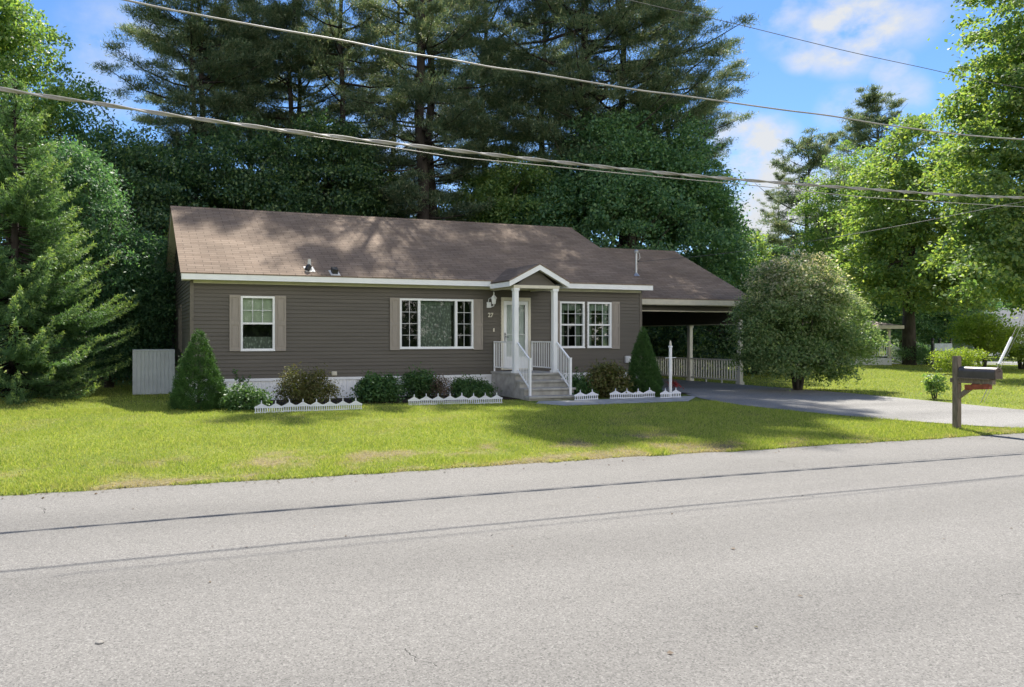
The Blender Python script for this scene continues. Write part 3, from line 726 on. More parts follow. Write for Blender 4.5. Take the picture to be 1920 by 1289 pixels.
# roof vents
def roof_pt(px, py):
    d = ray(px, py); t = (ZEV - YE * SL - CH) / (d[2] - d[1] * SL)
    return Vector((d[0] * t, d[1] * t, CH + d[2] * t))
def vent(px, py, hood):
    p = roof_pt(px, py)
    mb = MB(); n = Vector((0, -SL, 1)).normalized(); 
    mb.bar(p + Vector((0, -.15, -.15 * SL)) + n * .012, p + Vector((0, .15, .15 * SL)) + n * .012, .26, .01, n)
    if hood == 'pipe':
        mb.lathe(p - Vector((0, 0, .05)), [(.11, 0), (.085, .08), (.05, .13), (.042, .30), (.042, .33)], 14)
        o = mb.build('vent_pipe', M['flash'], roof, smooth=False)
    else:
        o = mb.build('vent_flashing', M['flash'], roof)
    if hood == 'pipe':
        q = MB(); q.bar(p + Vector((-.10, -.13, -.02)), p + Vector((-.02, -.09, .10)), .12, .10); q.build('vent_collar', M['hood'], roof)
    else:
        q = MB(); q.bar(p + Vector((0, -.10, .03)), p + Vector((0, .09, .12)), .15, .13); q.build('vent_hood', M['hood'], roof)
vent(580, 506, 'pipe'); vent(627, 513, 'hood')
# service mast
mp_ = roof_pt(1193, 517)
mb = MB(); MX = mp_.x; MY = mp_.y
mb.tube([(MX, MY, mp_.z - .1), (MX, MY, mp_.z + .72)], .03, 10); mb.lathe((MX, MY, mp_.z + .70), [(.03, 0), (.06, .02), (.065, .07), (.04, .11), (.0, .12)], 10)
mb.tube([(MX, MY, mp_.z + .73), (MX + .09, MY - .04, mp_.z + .70), (MX + .10, MY - .05, mp_.z + .55), (MX + .05, MY - .02, mp_.z + .48)], .012, 6)
mb.lathe((MX, MY, mp_.z - .02), [(.11, 0), (.06, .06), (.035, .10)], 12)
mb.build('service_mast', M['galv'], house, smooth=False)
mb = MB(); mb.tube([(MX - .02, MY, mp_.z + .46), (MX + .09, MY, mp_.z + .46)], .025, 8); mb.tube([(MX - .02, MY, mp_.z + .36), (MX + .05, MY, mp_.z + .36)], .02, 8); mb.build('insulator', M['hood'], house)
# meter box and outlet, door bell
mb = MB(); mb.box(14.56, 14.74, YF - .09, YF - .012, 1.0, 1.21); mb.box(14.59, 14.71, YF - .11, YF - .091, 1.04, 1.17); mb.build('meter_box', M['whitew'], house, bevel=.006)
mb = MB(); mb.box(5.20, 5.34, YF - .07, YF - .012, .76, .87); mb.box(5.22, 5.32, YF - .085, YF - .071, .775, .855); mb.build('outlet_cover', M['cream'], house, bevel=.005)
mb = MB(); mb.box(10.035, 10.075, YF - .03, YF - .012, 1.95, 2.05); mb.lathe((10.055, YF - .033, 2.0), [(0, 0), (.012, .002), (0, .012)], 8); mb.build('door_bell', M['cream'], house)
# house number
def text_mesh(body, size):
    cu = bpy.data.curves.new('t', 'FONT'); cu.body = body; cu.size = size; cu.extrude = .006; cu.align_x = 'CENTER'; cu.offset = 0.004
    to = bpy.data.objects.new('t', cu); COL.objects.link(to); bpy.context.view_layer.update()
    me = bpy.data.meshes.new_from_object(to.evaluated_get(bpy.context.evaluated_depsgraph_get()))
    bpy.data.objects.remove(to); return me
me = text_mesh('27', .17); me.name = 'house_number'
for v in me.vertices:
    x, y, z = v.co; v.co = Vector((9.95 + x, YF - .022 - z, 2.375 + y)) - OFF[house.name]
link_mesh('house_number', me, M['cream'], house)
# carriage lamp left of the door
mb = MB()
lx, lz, ly = 9.98, 2.80, YF - .17
mb.lathe((lx, ly, lz), [(.035, -.06), (.055, -.05), (.075, .09), (.08, .10), (.05, .12)], 6)
mb.lathe((lx, ly, lz + .10), [(.095, 0), (.085, .02), (.05, .07), (.02, .10), (.012, .14), (.022, .155), (.010, .19), (0, .20)], 10)
mb.box(9.83, 9.955, YF - .05, YF - .013, 2.64, 2.80)
mb.tube([(9.90, YF - .05, 2.70), (9.93, YF - .10, 2.66), (lx, ly, 2.69), (lx, ly, lz - .05)], .012, 8)
mb.tube([(9.86, YF - .05, 2.80), (9.86, YF - .10, 2.90), (9.92, YF - .12, 2.93), (9.94, YF - .12, 2.88)], .008, 6)
mb.build('wall_lantern', M['white'], house)
# ---- carport
KX0, KX1, KF, KYE, KZ = 15.20, 20.2, 20.55, 20.2, 3.08
KR = 24.2; KZR = KZ + (KR - KYE) * SL; KXR = 20.46; KB = 2 * KR - KYE
mb = MB()
mb.prism([(KYE - .03, KZ - .016), (KR, KZR), (KB + .03, KZ - .016), (KB + .03, KZ - .046), (KR, KZR - .03), (KYE - .03, KZ - .046)], 'x', KX0 + .02, KXR + .02)
kr = mb.build('carport_roof', M['roof'], house)
mb = MB(); mb.prism([(KR - .14, KZR - .14 * SL + .002), (KR, KZR + .018), (KR + .14, KZR - .14 * SL + .002), (KR + .14, KZR - .14 * SL - .01), (KR, KZR - .004), (KR - .14, KZR - .14 * SL - .01)], 'x', KX0 + .3, KXR + .03); mb.build('ridge_cap', M['roof'], kr)
mb = MB()
mb.box(KX0 + .03, KXR, KYE - .02, KYE, KZ - .22, KZ - .05)
for sg in (1, -1):
    def yy(y): return y if sg == 1 else 2 * KR - y
    pts = [(yy(KYE + .002), KZ - .05), (yy(KR), KZR - .034), (yy(KR), KZR - .19), (yy(KYE + .002), KZ - .2)]
    mb.prism(pts if sg == 1 else pts[::-1], 'x', KXR - .022, KXR)
mb.box(KX0 + .03, KXR - .024, KYE + .002, KF - .002, KZ - .235, KZ - .221)
mb.build('carport_fascia', M['cream'], house)
mb = MB()
lap(mb, 'x', KF, -1, KX0 + .03, KX1 + .06, 2.68, 2.86); mb.quad((KX0 + .03, KF + .12, 2.68), (KX1, KF + .12, 2.68), (KX1, KF + .12, 2.86), (KX0 + .03, KF + .12, 2.86))
def kclip(z):
    if z < KZ - .2: return (KF, KB - .35)
    d = (z - (KZ - .2)) / SL; return (KYE + d, 2 * KR - KYE - d)
lap(mb, 'y', KX1 + .06, 1, KF, KB - .35, 2.26, KZR - .22, clip=kclip); lap(mb, 'y', KX1 - .06, -1, KF + .121, KB - .35, 2.26, 2.80)
mb.build('carport_header', M['siding'], house)
mb = MB(); mb.box(KX0 + .03, KX1 + .075, KF - .02, KF + .121, 2.645, 2.678); mb.box(KX1 - .08, KX1 + .08, KF + .122, KB - .35, 2.225, 2.258); mb.build('header_trim', M['cream'], house)
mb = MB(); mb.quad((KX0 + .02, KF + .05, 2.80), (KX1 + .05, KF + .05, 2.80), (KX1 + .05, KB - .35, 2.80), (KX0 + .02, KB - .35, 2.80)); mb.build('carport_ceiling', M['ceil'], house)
for y, top in ((KF + .06, 2.644), (23.05, 2.224), (26.3, 2.224)):
    mb = MB(); x = KX1
    mb.box(x - .07, x + .07, y - .07, y + .07, .12, top); mb.box(x - .10, x + .10, y - .10, y + .10, .121, .24); mb.box(x - .09, x + .09, y - .09, y + .09, top - .08, top - .001)
    mb.build('carport_post', M['tan_post'], house, bevel=.004)
for ya, yb in ((KF + .132, 22.978), (23.122, 26.228)):
    mb = MB(); x = KX1
    mb.bar((x, ya, .98), (x, yb, .98), .07, .05); mb.bar((x, ya, .28), (x, yb, .28), .05, .05)
    n = int((yb - ya) / .125)
    for k in range(1, n): y = ya + (yb - ya) * k / n; mb.bar((x, y, .305), (x, y, .955), .036, .036, (0, 1, 0))
    for k in (1, 2): y = ya + (yb - ya) * k / 3; mb.bar((x, y, .12), (x, y, .254), .04, .04, (0, 1, 0))
    mb.build('carport_railing', M['tan_post'], house)

# ---- curtains and shades (hang inside the windows: things of their own)
def cloth(name, x0, x1, z0, z1, y, amp, waves, mat, label, cat, group=None):
    mb = MB(); n = int(waves * 8)
    for k in range(n):
        ua, ub = x0 + (x1 - x0) * k / n, x0 + (x1 - x0) * (k + 1) / n
        fa, fb = (y + amp * math.sin(2 * math.pi * waves * t + .6 * math.sin(9 * t)) for t in (k / n, (k + 1) / n))
        mb.quad((ua, fa, z0), (ub, fb, z0), (ub, fb, z1), (ua, fa, z1))
    return tag(mb.build(name, mat, smooth=True), label, cat, group)
cloth('lace_curtain', 7.80, 8.79, 1.50, 2.72, YF + .16, .012, 9, M['lace'], 'patterned grey lace curtain hanging behind the wide picture window', 'curtain')
cloth('valance', 7.76, 8.84, 2.70, 2.81, YF + .13, .008, 12, M['drape'], 'short olive valance across the top of the wide picture window', 'curtain')
cloth('window_shade', 2.80, 3.63, 2.13, 2.83, YF + .10, .001, 4, M['shade'], 'pale green shade drawn over the upper half of the left window', 'blind')
cloth('net_curtain', 2.82, 3.62, 1.46, 1.80, YF + .14, .010, 7, M['lace'], 'low net curtain in the bottom of the left window', 'curtain')
for (a, b, c, d), txt in ((WIN[2], 'window nearer the front door'), (WIN[3], 'window nearer the carport')):
    cloth('drape', a + .05, a + .24, c + .05, d - .06, YF + .12, .018, 3, M['drape'], 'grey drape on the left side of the %s' % txt, 'curtain')
    cloth('drape', b - .24, b - .05, c + .05, d - .06, YF + .12, .018, 3, M['drape'], 'grey drape on the right side of the %s' % txt, 'curtain')
    cloth('valance', a + .05, b - .05, d - .26, d - .06, YF + .10, .008, 7, M['drape'], 'olive valance along the top of the %s' % txt, 'curtain')
cloth('door_curtain', i0 + st, i1 - st, zb + .9, DOOR[3] - .2, YF + .04, .006, 8, M['white'], 'white curtain behind the glass of the front door', 'curtain')

# ------------------------------------------------------------------ small garden things
def edging(A, B, n, label, gap=()):
    A = Vector(A); B = Vector(B); d = (B - A) / n; ln = d.length; u = d.normalized()
    t = thing('picket_edging', label, 'edging fence', A, 'white plastic edging fences')
    nrm = Vector((-u.y, u.x, 0))
    rr = random.Random(int(A.x * 100))
    for i in range(n):
        if i in gap: continue
        o = A + d * i + Vector((0, 0, rr.uniform(-.012, .008))); tl = rr.uniform(-.03, .03)
        def P(s, h_): return o + u * (s * ln) + Vector((0, 0, h_)) + nrm * (tl * h_)
        mb = MB()
        mb.bar(P(0, .025), P(1, .025), .016, .022); mb.bar(P(0, .125), P(1, .125), .016, .018)
        for k in range(6): s = (k + .5) / 6; mb.bar(P(s, .0), P(s, .135), .020, .014, nrm)
        def top(s): q = abs(s - .5) * 2; return .150 + .075 * (1 - q) ** 1.35
        K = 14
        for k in range(K):
            s0, s1 = k / K, (k + 1) / K
            if True:
                vs = [P(s0, .134) - nrm * .006, P(s1, .134) - nrm * .006, P(s1, top(s1)) - nrm * .006, P(s0, top(s0)) - nrm * .006]
                vs += [v + nrm * .012 for v in vs]
                mb.add(vs, [(0, 1, 2, 3), (7, 6, 5, 4), (3, 2, 6, 7), (0, 3, 7, 4), (1, 5, 6, 2)])
        mb.lathe(P(.5, top(.5) - .008), [(.010, 0), (.016, .02), (.008, .045), (.012, .055), (0, .07)], 6)
        mb.build('fence_panel', M['fence'], t)
def G(px, py): # ground point near the house, where the lawn stands 0.13 above the road
    return PZ(px, py, .13)
edging(G(477, 776), G(679, 768), 8, 'white scalloped edging fence under the olive bush, leftmost of the three long runs')
edging(G(765, 761), G(942, 757), 8, 'white scalloped edging fence just left of the front steps, before the dark green bushes')
edging(G(1077, 751.5), G(1228, 746), 7, 'white scalloped edging fence right of the front steps, partly overgrown by leaves', gap=(2,))
edging(G(1238, 747), G(1277, 746), 2, 'short white scalloped edging fence at the foot of the white post')
# white post with cross bar
p = G(1257, 744)
t = thing('white_yard_post', 'slim white post with cross bar and pale finial beside the carport', 'post', p)
mb = MB(); hz = 1.50
mb.tube([p, p + Vector((0, 0, hz - .12))], .041, 12); mb.lathe(p + Vector((0, 0, hz - .13)), [(.05, 0), (.057, .01), (.057, .04), (.048, .05)], 12); mb.build('post', M['white'], t)
mb = MB(); mb.lathe(p + Vector((0, 0, hz - .08)), [(.03, 0), (.033, .05), (.026, .10), (.01, .14), (0, .15)], 12); mb.build('finial', M['cream'], t, smooth=True)
mb = MB(); mb.tube([p + Vector((-.17, 0, 1.08)), p + Vector((.18, 0, 1.09))], .010, 8); mb.build('cross_bar', M['white'], t)
# pale ribbed enclosure left of the house
pa, pb = PZ(250, 742, .11), PZ(326, 740, .11)
t = thing('ribbed_enclosure', 'pale grey ribbed metal enclosure standing left of the house, in the shade', 'enclosure', (pa.x, pa.y, .11))
mb = MB(); hh = 1.28; n = 10
yb_ = pa.y
for k in range(n):
    x0 = pa.x + (pb.x - pa.x) * k / n; x1 = pa.x + (pb.x - pa.x) * (k + 1) / n; wv = x1 - x0
    for (u0, o0, u1, o1) in ((0, 0, .66, 0), (.66, 0, .74, .02), (.74, .02, .92, .02), (.92, .02, 1, 0)):
        mb.quad((x0 + wv * u0, yb_ + o0, .13), (x0 + wv * u1, yb_ + o1, .13), (x0 + wv * u1, yb_ + o1, .11 + hh), (x0 + wv * u0, yb_ + o0, .11 + hh))
mb.quad((pa.x, yb_, .13), (pa.x, yb_ + .8, .13), (pa.x, yb_ + .8, .11 + hh), (pa.x, yb_, .11 + hh)); mb.quad((pb.x, yb_, .13), (pb.x, yb_ + .8, .13), (pb.x, yb_ + .8, .11 + hh), (pb.x, yb_, .11 + hh))
mb.build('panel', M['shed'], t)
mb = MB(); mb.box(pa.x - .02, pb.x + .02, yb_ - .02, yb_ + .82, .11 + hh, .15 + hh); mb.box(pa.x - .02, pa.x + .015, yb_ - .02, yb_ - .001, .11, .11 + hh - .001); mb.box(pb.x - .015, pb.x + .02, yb_ - .02, yb_ - .001, .11, .11 + hh - .001); mb.build('cap_rail', M['shed'], t)
# mailbox
p = PZ(1794, 803, .03); p.z = float(gz(0, p.y)) + .02
t = thing('mailbox', 'dark metal mailbox on a weathered wooden post at the driveway corner', 'mailbox', p)
HB = PY(1794, 709, p.y).z                 # underside of the box
TP = PY(1794, 668, p.y).z
mb = MB(); hw = .053
mb.box(p.x - hw, p.x + hw, p.y - hw, p.y + hw, p.z - .05, TP); mb.build('post', M['wood'], t, bevel=.006)
mb = MB(); mb.box(p.x - .045, p.x + .045, p.y - .66, p.y - hw - .001, HB - .09, HB - .002); mb.box(p.x - .045, p.x + .045, p.y + hw + .001, p.y + .10, HB - .09, HB - .002)
mb.box(p.x - .12, p.x + .12, p.y - .64, p.y - .08, HB - .0015, HB + .018); mb.build('arm', M['wood'], t, bevel=.004)
mb = MB(); mb.bar((p.x, p.y - hw + .01, HB - .36), (p.x, p.y - .36, HB - .085), .07, .07, (1, 0, 0)); mb.build('brace', M['wood'], t)
yb0, yb1 = p.y - .72, p.y - .09; rw, hb = .095, .115
prof = [(p.x - rw, HB + .02), (p.x + rw, HB + .02)] + [(p.x + rw * math.cos(math.pi * k / 12), HB + .02 + hb + rw * math.sin(math.pi * k / 12)) for k in range(13)]
mb = MB(); mb.prism(prof, 'y', yb0, yb1); mbx = mb.build('box', M['mailmetal'], t, smooth=False)
prof2 = [((u - p.x) * 1.04 + p.x, (v - HB - .02) * 1.02 + HB + .016) for u, v in prof]
mb = MB(); mb.prism(prof2, 'y', yb0 - .022, yb0 - .001); mb.tube([(p.x, yb0 - .022, HB + .15), (p.x, yb0 - .05, HB + .16), (p.x, yb0 - .05, HB + .19), (p.x, yb0 - .022, HB + .20)], .008, 6); mb.build('box_door', M['mailend'], t)
mb = MB(); mb.bar((p.x - .01, p.y - .18, HB - .17), (p.x - .01, p.y - .60, HB - .13), .11, .10); mb.bar((p.x - .01, p.y - .62, HB - .12), (p.x - .01, p.y - .30, HB - .095), .10, .012); mb.build('newspaper_holder', M['redwood'], t, bevel=.006)

# ------------------------------------------------------------------ wires
def wire(name, pts, rad, mat, label, n=6, seg=6, wob=0.0, cat='cable', twist=0, tr=.02):
    P_ = [Vector(p) for p in pts]
    # Catmull-Rom through the points
    out = []
    Q = [P_[0] * 2 - P_[1]] + P_ + [P_[-1] * 2 - P_[-2]]
    for i in range(1, len(Q) - 2):
        for k in range(seg):
            t_ = k / seg; p0, p1, p2, p3 = Q[i - 1:i + 3]
            out.append(0.5 * ((2 * p1) + (p2 - p0) * t_ + (2 * p0 - 5 * p1 + 4 * p2 - p3) * t_ ** 2 + (3 * p1 - p0 - 3 * p2 + p3) * t_ ** 3))
    out.append(P_[-1])
    mb = MB()
    if twist:
        dense = []
        for a, b in zip(out[:-1], out[1:]):
            m_ = max(1, int((b - a).length / .08)); dense += [a.lerp(b, k / m_) for k in range(m_)]
        s = 0; L_ = []
        for i, q in enumerate(dense):
            if i: s += (q - dense[i - 1]).length
            L_.append(s)
        for k in range(twist):
            mb.tube([q + Vector((0, math.cos(L_[i] * 5 + k * 6.283 / twist) * tr, math.sin(L_[i] * 5 + k * 6.283 / twist) * tr)) for i, q in enumerate(dense)], rad, 5)
        mb.tube(dense, rad * .8, 5)
    else: mb.tube(out, rad, n)
    return tag(mb.build(name, mat, smooth=True), label, cat)
WY = 10.35
def wp(lst, Y): return [PY(a, b, Y) for a, b in lst]
def ext(lst, Y, far=40):
    """continue the span beyond the picture to where its poles would stand"""
    pts = wp(lst, Y); a = pts[0] - pts[1]; b = pts[-1] - pts[-2]
    return [pts[0] + a.normalized() * 6 + Vector((0, 0, .10))] + pts + [pts[-1] + b.normalized() * 8 + Vector((0, 0, .3))]
wire('utility_cable', ext([(0, 167), (160, 191), (320, 216), (480, 238), (640, 258), (770, 273), (1000, 299), (1280, 328), (1600, 353), (1920, 371)], WY), .0135, M['cable'],
     'thick twisted grey utility cable crossing the picture in front of the roof', twist=2, tr=.016)
wire('utility_cable', wp([(500, 243.5), (640, 264), (730, 276), (850, 294), (1000, 309), (1150, 324), (1300, 338), (1400, 347), (1600, 368), (1760, 379), (1920, 388), (2100, 394)], WY + .02), .0062, M['cable'],
     'thinner cable sagging just beneath the thick twisted cable')
wire('utility_cable', ext([(220, -3), (350, 24), (500, 52), (640, 76), (740, 96), (850, 113), (925, 127), (1000, 137), (1120, 157), (1200, 170), (1280, 180), (1400, 197), (1480, 208), (1560, 218), (1700, 240), (1920, 262)], 9.75), .0125, M['cable'],
     'upper cable running from the top left across the pines to the maple')
wire('utility_cable', ext([(1190, 3), (1300, 27), (1395, 49), (1500, 75), (1600, 99), (1720, 125), (1920, 166)], WY + .3), .006, M['cabledark'],
     'thin high cable crossing the blue sky at the right')
mend = PY(1195, 487, MY)
sd0 = Vector((MX + .08, MY, mp_.z + .44)); sd1 = PY(1925, 377, WY)
wire('service_drop', [sd0, sd0.lerp(sd1, .25) - Vector((0, 0, .13)), sd0.lerp(sd1, .5) - Vector((0, 0, .17)), sd0.lerp(sd1, .75) - Vector((0, 0, .12)), sd1], .0065, M['cabledark'],
     'thin service cable running from the roof mast to the right')
# guy wires with pale guard
ga = PZ(1838, 757, .05); gt = PY(2010, 395, ga.y + 1.2)
t = thing('guy_wire', 'slanting guy wire with a pale tube guard behind the mailbox', 'guy wire', ga)
mb = MB(); mb.tube([ga, gt], .008, 6); mb.tube([ga + Vector((.12, 0, 0)), gt + Vector((.0, 0, -.35))], .005, 6); mb.build('strand', M['cabledark'], t)
mb = MB(); mb.tube([ga.lerp(gt, .18), ga.lerp(gt, .31)], .035, 8); mb.build('guard', M['whitew'], t)

# ------------------------------------------------------------------ plants
def blob_clusters(rng, blobs, n, lo=.35, zmin=None):
    B = np.array([b[:6] for b in blobs], float); wts = np.array([b[3] * b[4] + b[4] * b[5] + b[3] * b[5] for b in blobs]); wts /= wts.sum()
    k = rng.choice(len(B), n, p=wts); d = unit(rng.normal(size=(n, 3))); d[:, 2] *= np.where(d[:, 2] < -.2, .8, 1)
    r = lo + (1 - lo) * rng.random(n) ** .55
    c = B[k, :3] + d * B[k, 3:] * r[:, None]
    if zmin is not None: keep = c[:, 2] > zmin; c, d, r = c[keep], d[keep], r[keep]
    return c, d, r
def leaf_cloud(rng, c, d, per, cs, leaf, aspect=.62, flat=.45, droop=.3, jit=.9):
    n = len(c); m = rng.poisson(per, n); idx = np.repeat(np.arange(n), m); N_ = len(idx)
    size = (cs * rng.uniform(.65, 1.35, n))[idx][:, None]
    off = rng.normal(size=(N_, 3)) * size; off[:, 2] *= flat
    off[:, 2] -= .35 * (off[:, :2] ** 2).sum(1) / np.maximum(size[:, 0], 1e-6) * .5
    P_ = c[idx] + off; out = d[idx]
    D = out * .45 + rng.normal(size=(N_, 3)) * jit + np.array([0, 0, -droop])
    Nn = np.array([0, 0, 1.0]) + out * .6 + rng.normal(size=(N_, 3)) * .55
    Ln = leaf * rng.uniform(.65, 1.3, N_)
    return P_, D, Nn, Ln, Ln * aspect * rng.uniform(.8, 1.2, N_)
def limb_path(rng, a, b, bend=.12):
    a = np.array(a); b = np.array(b); L_ = np.linalg.norm(b - a)
    pts = []
    o1 = rng.normal(size=3) * L_ * bend
    for t_ in (0, .35, .7, 1): pts.append(tuple(a + (b - a) * t_ + o1 * math.sin(math.pi * t_) + np.array([0, 0, L_ * .10 * math.sin(math.pi * t_)])))
    return pts
def broadleaf(name, label, cat, loc, blobs, n, per, cs, leaf, lmat, trunk_r, trunk_h, seed, bark='bark', group=None, limbs=16, zmin=None, lo=.35, tipmode=None, stems=1, extra=None, **kw):
    rng = np.random.default_rng(seed)
    loc = Vector(loc); t = thing(name, label, cat, loc, group)
    c, d, r = blob_clusters(rng, blobs, n, lo, zmin)
    P_, D, Nn, Ln, W = leaf_cloud(rng, c, d, per, cs, leaf, **kw)
    if zmin is not None: P_[:, 2] = np.maximum(P_[:, 2], zmin * .5 + .02)
    tint = None
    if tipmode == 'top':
        zt = P_[:, 2]; q = (zt - zt.min()) / (zt.max() - zt.min()); tint = np.clip((q - .50) * 2.4, 0, 1) * (rng.random(len(q)) < .42)  # pale blossom plus sunlit highlight, both put into the upper leaf colour
    np_mesh('crown' if trunk_h > 1.2 else 'foliage', kites(P_, D, Nn, Ln, W), 4, lmat, t, tint)
    mb = MB(); top = np.array([0.0, 0, trunk_h])
    for s in range(stems):
        a = 2 * math.pi * s / stems + seed; sp = 0 if stems == 1 else .6
        base = np.array([math.cos(a) * trunk_r * (1.2 if stems > 1 else 0), math.sin(a) * trunk_r * (1.2 if stems > 1 else 0), -.1])
        end = top + np.array([math.cos(a), math.sin(a), 0]) * sp * trunk_h * .35
        pts = [tuple(base), tuple(base * .6 + end * .4 + rng.normal(size=3) * trunk_r * .3), tuple(end)]
        mb.tube([Vector(q) + loc for q in pts], [trunk_r * 1.25, trunk_r, trunk_r * .45], 8)
    for k in rng.choice(len(c), min(limbs, len(c)), replace=False):
        f_ = rng.uniform(.35, 1.0); a = np.array([0, 0, trunk_h * f_]); b = c[k]
        rr_ = trunk_r * (.5 - .2 * f_)
        mb.tube([Vector(q) + loc for q in limb_path(rng, a, b)], [rr_, rr_ * .7, rr_ * .4, rr_ * .12], 6)
    mb.build('trunk' if trunk_h > 1.2 else 'stem', M[bark], t, smooth=True)
    return t

def pine_tree(label, loc, H, start, spread, seed, group, lean=(0, 0), dense=1.0, prune=0.0, r0=.26, blade=(.21, .030)):
    rng = np.random.default_rng(seed); loc = Vector(loc)
    t = thing('pine_tree', label, 'pine tree', loc, group)
    K = 10; tr = []
    wob = rng.normal(size=(K + 1, 2)) * .10
    for k in range(K + 1):
        f_ = k / K; tr.append(np.array([lean[0] * f_ + wob[k, 0] * (k > 0), lean[1] * f_ + wob[k, 1] * (k > 0), H * f_ - .1 * (k == 0)]))
    tr = np.array(tr)
    def at(z): return np.array([np.interp(z, tr[:, 2], tr[:, 0]), np.interp(z, tr[:, 2], tr[:, 1]), z])
    mb = MB(); mb.tube([Vector(q) + loc for q in tr], [r0 * (1 - .93 * (k / K) ** 1.1) * (1.25 if k == 0 else 1) for k in range(K + 1)], 10)
    Ps, Ds, Ns = [], [], []
    z = start * H
    zs = start * H
    # dead snags below the crown
    for q in range(int(6)):
        zz = rng.uniform(.12 * H, zs); a = rng.random() * 6.28; p0 = at(zz); L_ = rng.uniform(.5, 1.6)
        mb.tube([Vector(p0) + loc, Vector(p0 + np.array([math.cos(a) * L_, math.sin(a) * L_, rng.uniform(-.2, .2)])) + loc], [.035, .01], 5)
    while z < H * .985:
        tt = (z - zs) / (H - zs)
        f_ = math.sin(math.pi * min(1, (tt * .80 + .17))) ** .8
        nb = rng.integers(3, 6)
        a0 = rng.random() * 6.28
        for b in range(nb):
            if (z > 17 and rng.random() < prune) or rng.random() < .08: continue
            a = a0 + b * 6.28 / nb + rng.normal() * .35
            L_ = spread * f_ * rng.uniform(.45, 1.2) + .35
            el = R(rng.normal(4 + 34 * tt ** 1.6, 9))
            h = np.array([math.cos(a), math.sin(a), 0]); p0 = at(z + rng.normal() * .12)
            up = np.array([0, 0, 1.0])
            pts = [p0]
            for s in (.33, .66, 1.0): pts.append(p0 + h * (L_ * s * math.cos(el)) + up * (L_ * s * math.sin(el) - .06 * L_ * math.sin(math.pi * s) + .10 * L_ * s ** 3))
            pts = np.array(pts)
            rb = .012 + .013 * L_
            mb.tube([Vector(q) + loc for q in pts], [rb, rb * .75, rb * .45, rb * .15], 5)
            side = np.cross(h, up)
            nc = max(3, int(L_ / .128 * dense * rng.choice([.45, .8, 1.0, 1.35])))
            if rng.random() < .07: nc = 0
            for k in range(nc):
                s = rng.uniform(.32, 1.05) if L_ > .8 else rng.uniform(.1, 1)
                s = min(s, 1.05)
                cpt = np.array([np.interp(s, [0, .33, .66, 1.0], pts[:, i]) for i in range(3)])
                lat = rng.normal() * .30 * L_ * (1.15 - s) * 1.1
                cpt = cpt + side * lat + h * abs(lat) * .35 + up * rng.normal() * .05
                m_ = rng.poisson(66)
                off = rng.normal(size=(m_, 3)) * np.array([.19, .19, .06])
                Ps.append(cpt + off)
                Ds.append(h * .55 + side * np.sign(lat) * .35 + rng.normal(size=(m_, 3)) * .75 + up * .38)
                Ns.append(up + rng.normal(size=(m_, 3)) * .5)
        z += rng.uniform(.45, 1.1) * (1 if tt < .7 else .7)
    P_ = np.concatenate(Ps); D = np.concatenate(Ds); Nn = np.concatenate(Ns); n = len(P_)
    np_mesh('crown', kites(P_, D, Nn, blade[0] * rng.uniform(.7, 1.3, n), blade[1] * rng.uniform(.7, 1.4, n), .2), 4, M['pine'], t)
    mb.build('trunk', M['bark_pine'], t, smooth=True)
    return t

def spruce_tree(label, loc, H, Rr, seed):
    rng = np.random.default_rng(seed); loc = Vector(loc)
    t = thing('spruce_tree', label, 'spruce tree', loc)
    mb = MB(); mb.tube([loc + Vector((0, 0, -.1)), loc + Vector((0, 0, H * .5)), loc + Vector((0, 0, H))], [.18, .10, .01], 8)
    Ps, Ds, Ns, Ts = [], [], [], []
    up = np.array([0, 0, 1.0]); z = .12
    while z < H * .99:
        q = z / H
        prof = (1 - q) ** .85 * (.80 + .28 * min(1, q / .18)) * Rr + .12
        for b in range(9 if q < .7 else 6):
            a = rng.random() * 6.28; L_ = prof * rng.uniform(.62, 1.12)
            h = np.array([math.cos(a), math.sin(a), 0]); side = np.cross(h, up); p0 = np.array([0, 0, z + rng.normal() * .08])
            sag = R(-14 * (1 - q) + 26 * q + rng.normal() * 7)
            def bp(s): return p0 + h * (L_ * s * math.cos(sag)) + up * (L_ * s * math.sin(sag) + .16 * L_ * s ** 2.4 * (1 - q * .5) - .10 * L_ * math.sin(math.pi * s))
            mb.tube([Vector(bp(s)) + loc for s in (0, .35, .7, 1)], [.022, .016, .010, .004], 4)
            nt_ = int(L_ / .060)
            for k in range(nt_):
                s = .22 + .80 * (k + rng.random()) / nt_; s = min(s, 1.03)
                o = bp(s); sg = 1 if k % 2 else -1
                tl = (.10 + .42 * (1 - s) * min(L_, 1.6) * .62) * rng.uniform(.7, 1.2)
                if s > .93: td = h * 1.0 + side * sg * .25 + up * .12
                else: td = h * .75 + side * sg * .8 + up * rng.normal() * .12 - up * .10
                td = td / np.linalg.norm(td)
                m_ = max(8, int(tl * 105))
                f_ = rng.random(m_); pos = o + td * (f_ * tl)[:, None] + rng.normal(size=(m_, 3)) * .006
                nd = td * .62 + unit(rng.normal(size=(m_, 3))) * .75 + up * .12
                Ps.append(pos); Ds.append(nd); Ns.append(up + rng.normal(size=(m_, 3)) * .6)
                Ts.append(np.clip((s - .72) * 3.0, 0, 1) * (f_ > .35) * rng.uniform(.2, 1.0))
        z += rng.uniform(.14, .22)
    P_ = np.concatenate(Ps); D = np.concatenate(Ds); Nn = np.concatenate(Ns); T = np.concatenate(Ts); n = len(P_)
    np_mesh('crown', kites(P_, D, Nn, rng.uniform(.06, .12, n), rng.uniform(.014, .026, n), .1), 4, M['spruce'], t, T)
    mb.build('trunk', M['bark_pine'], t, smooth=True)
    return t
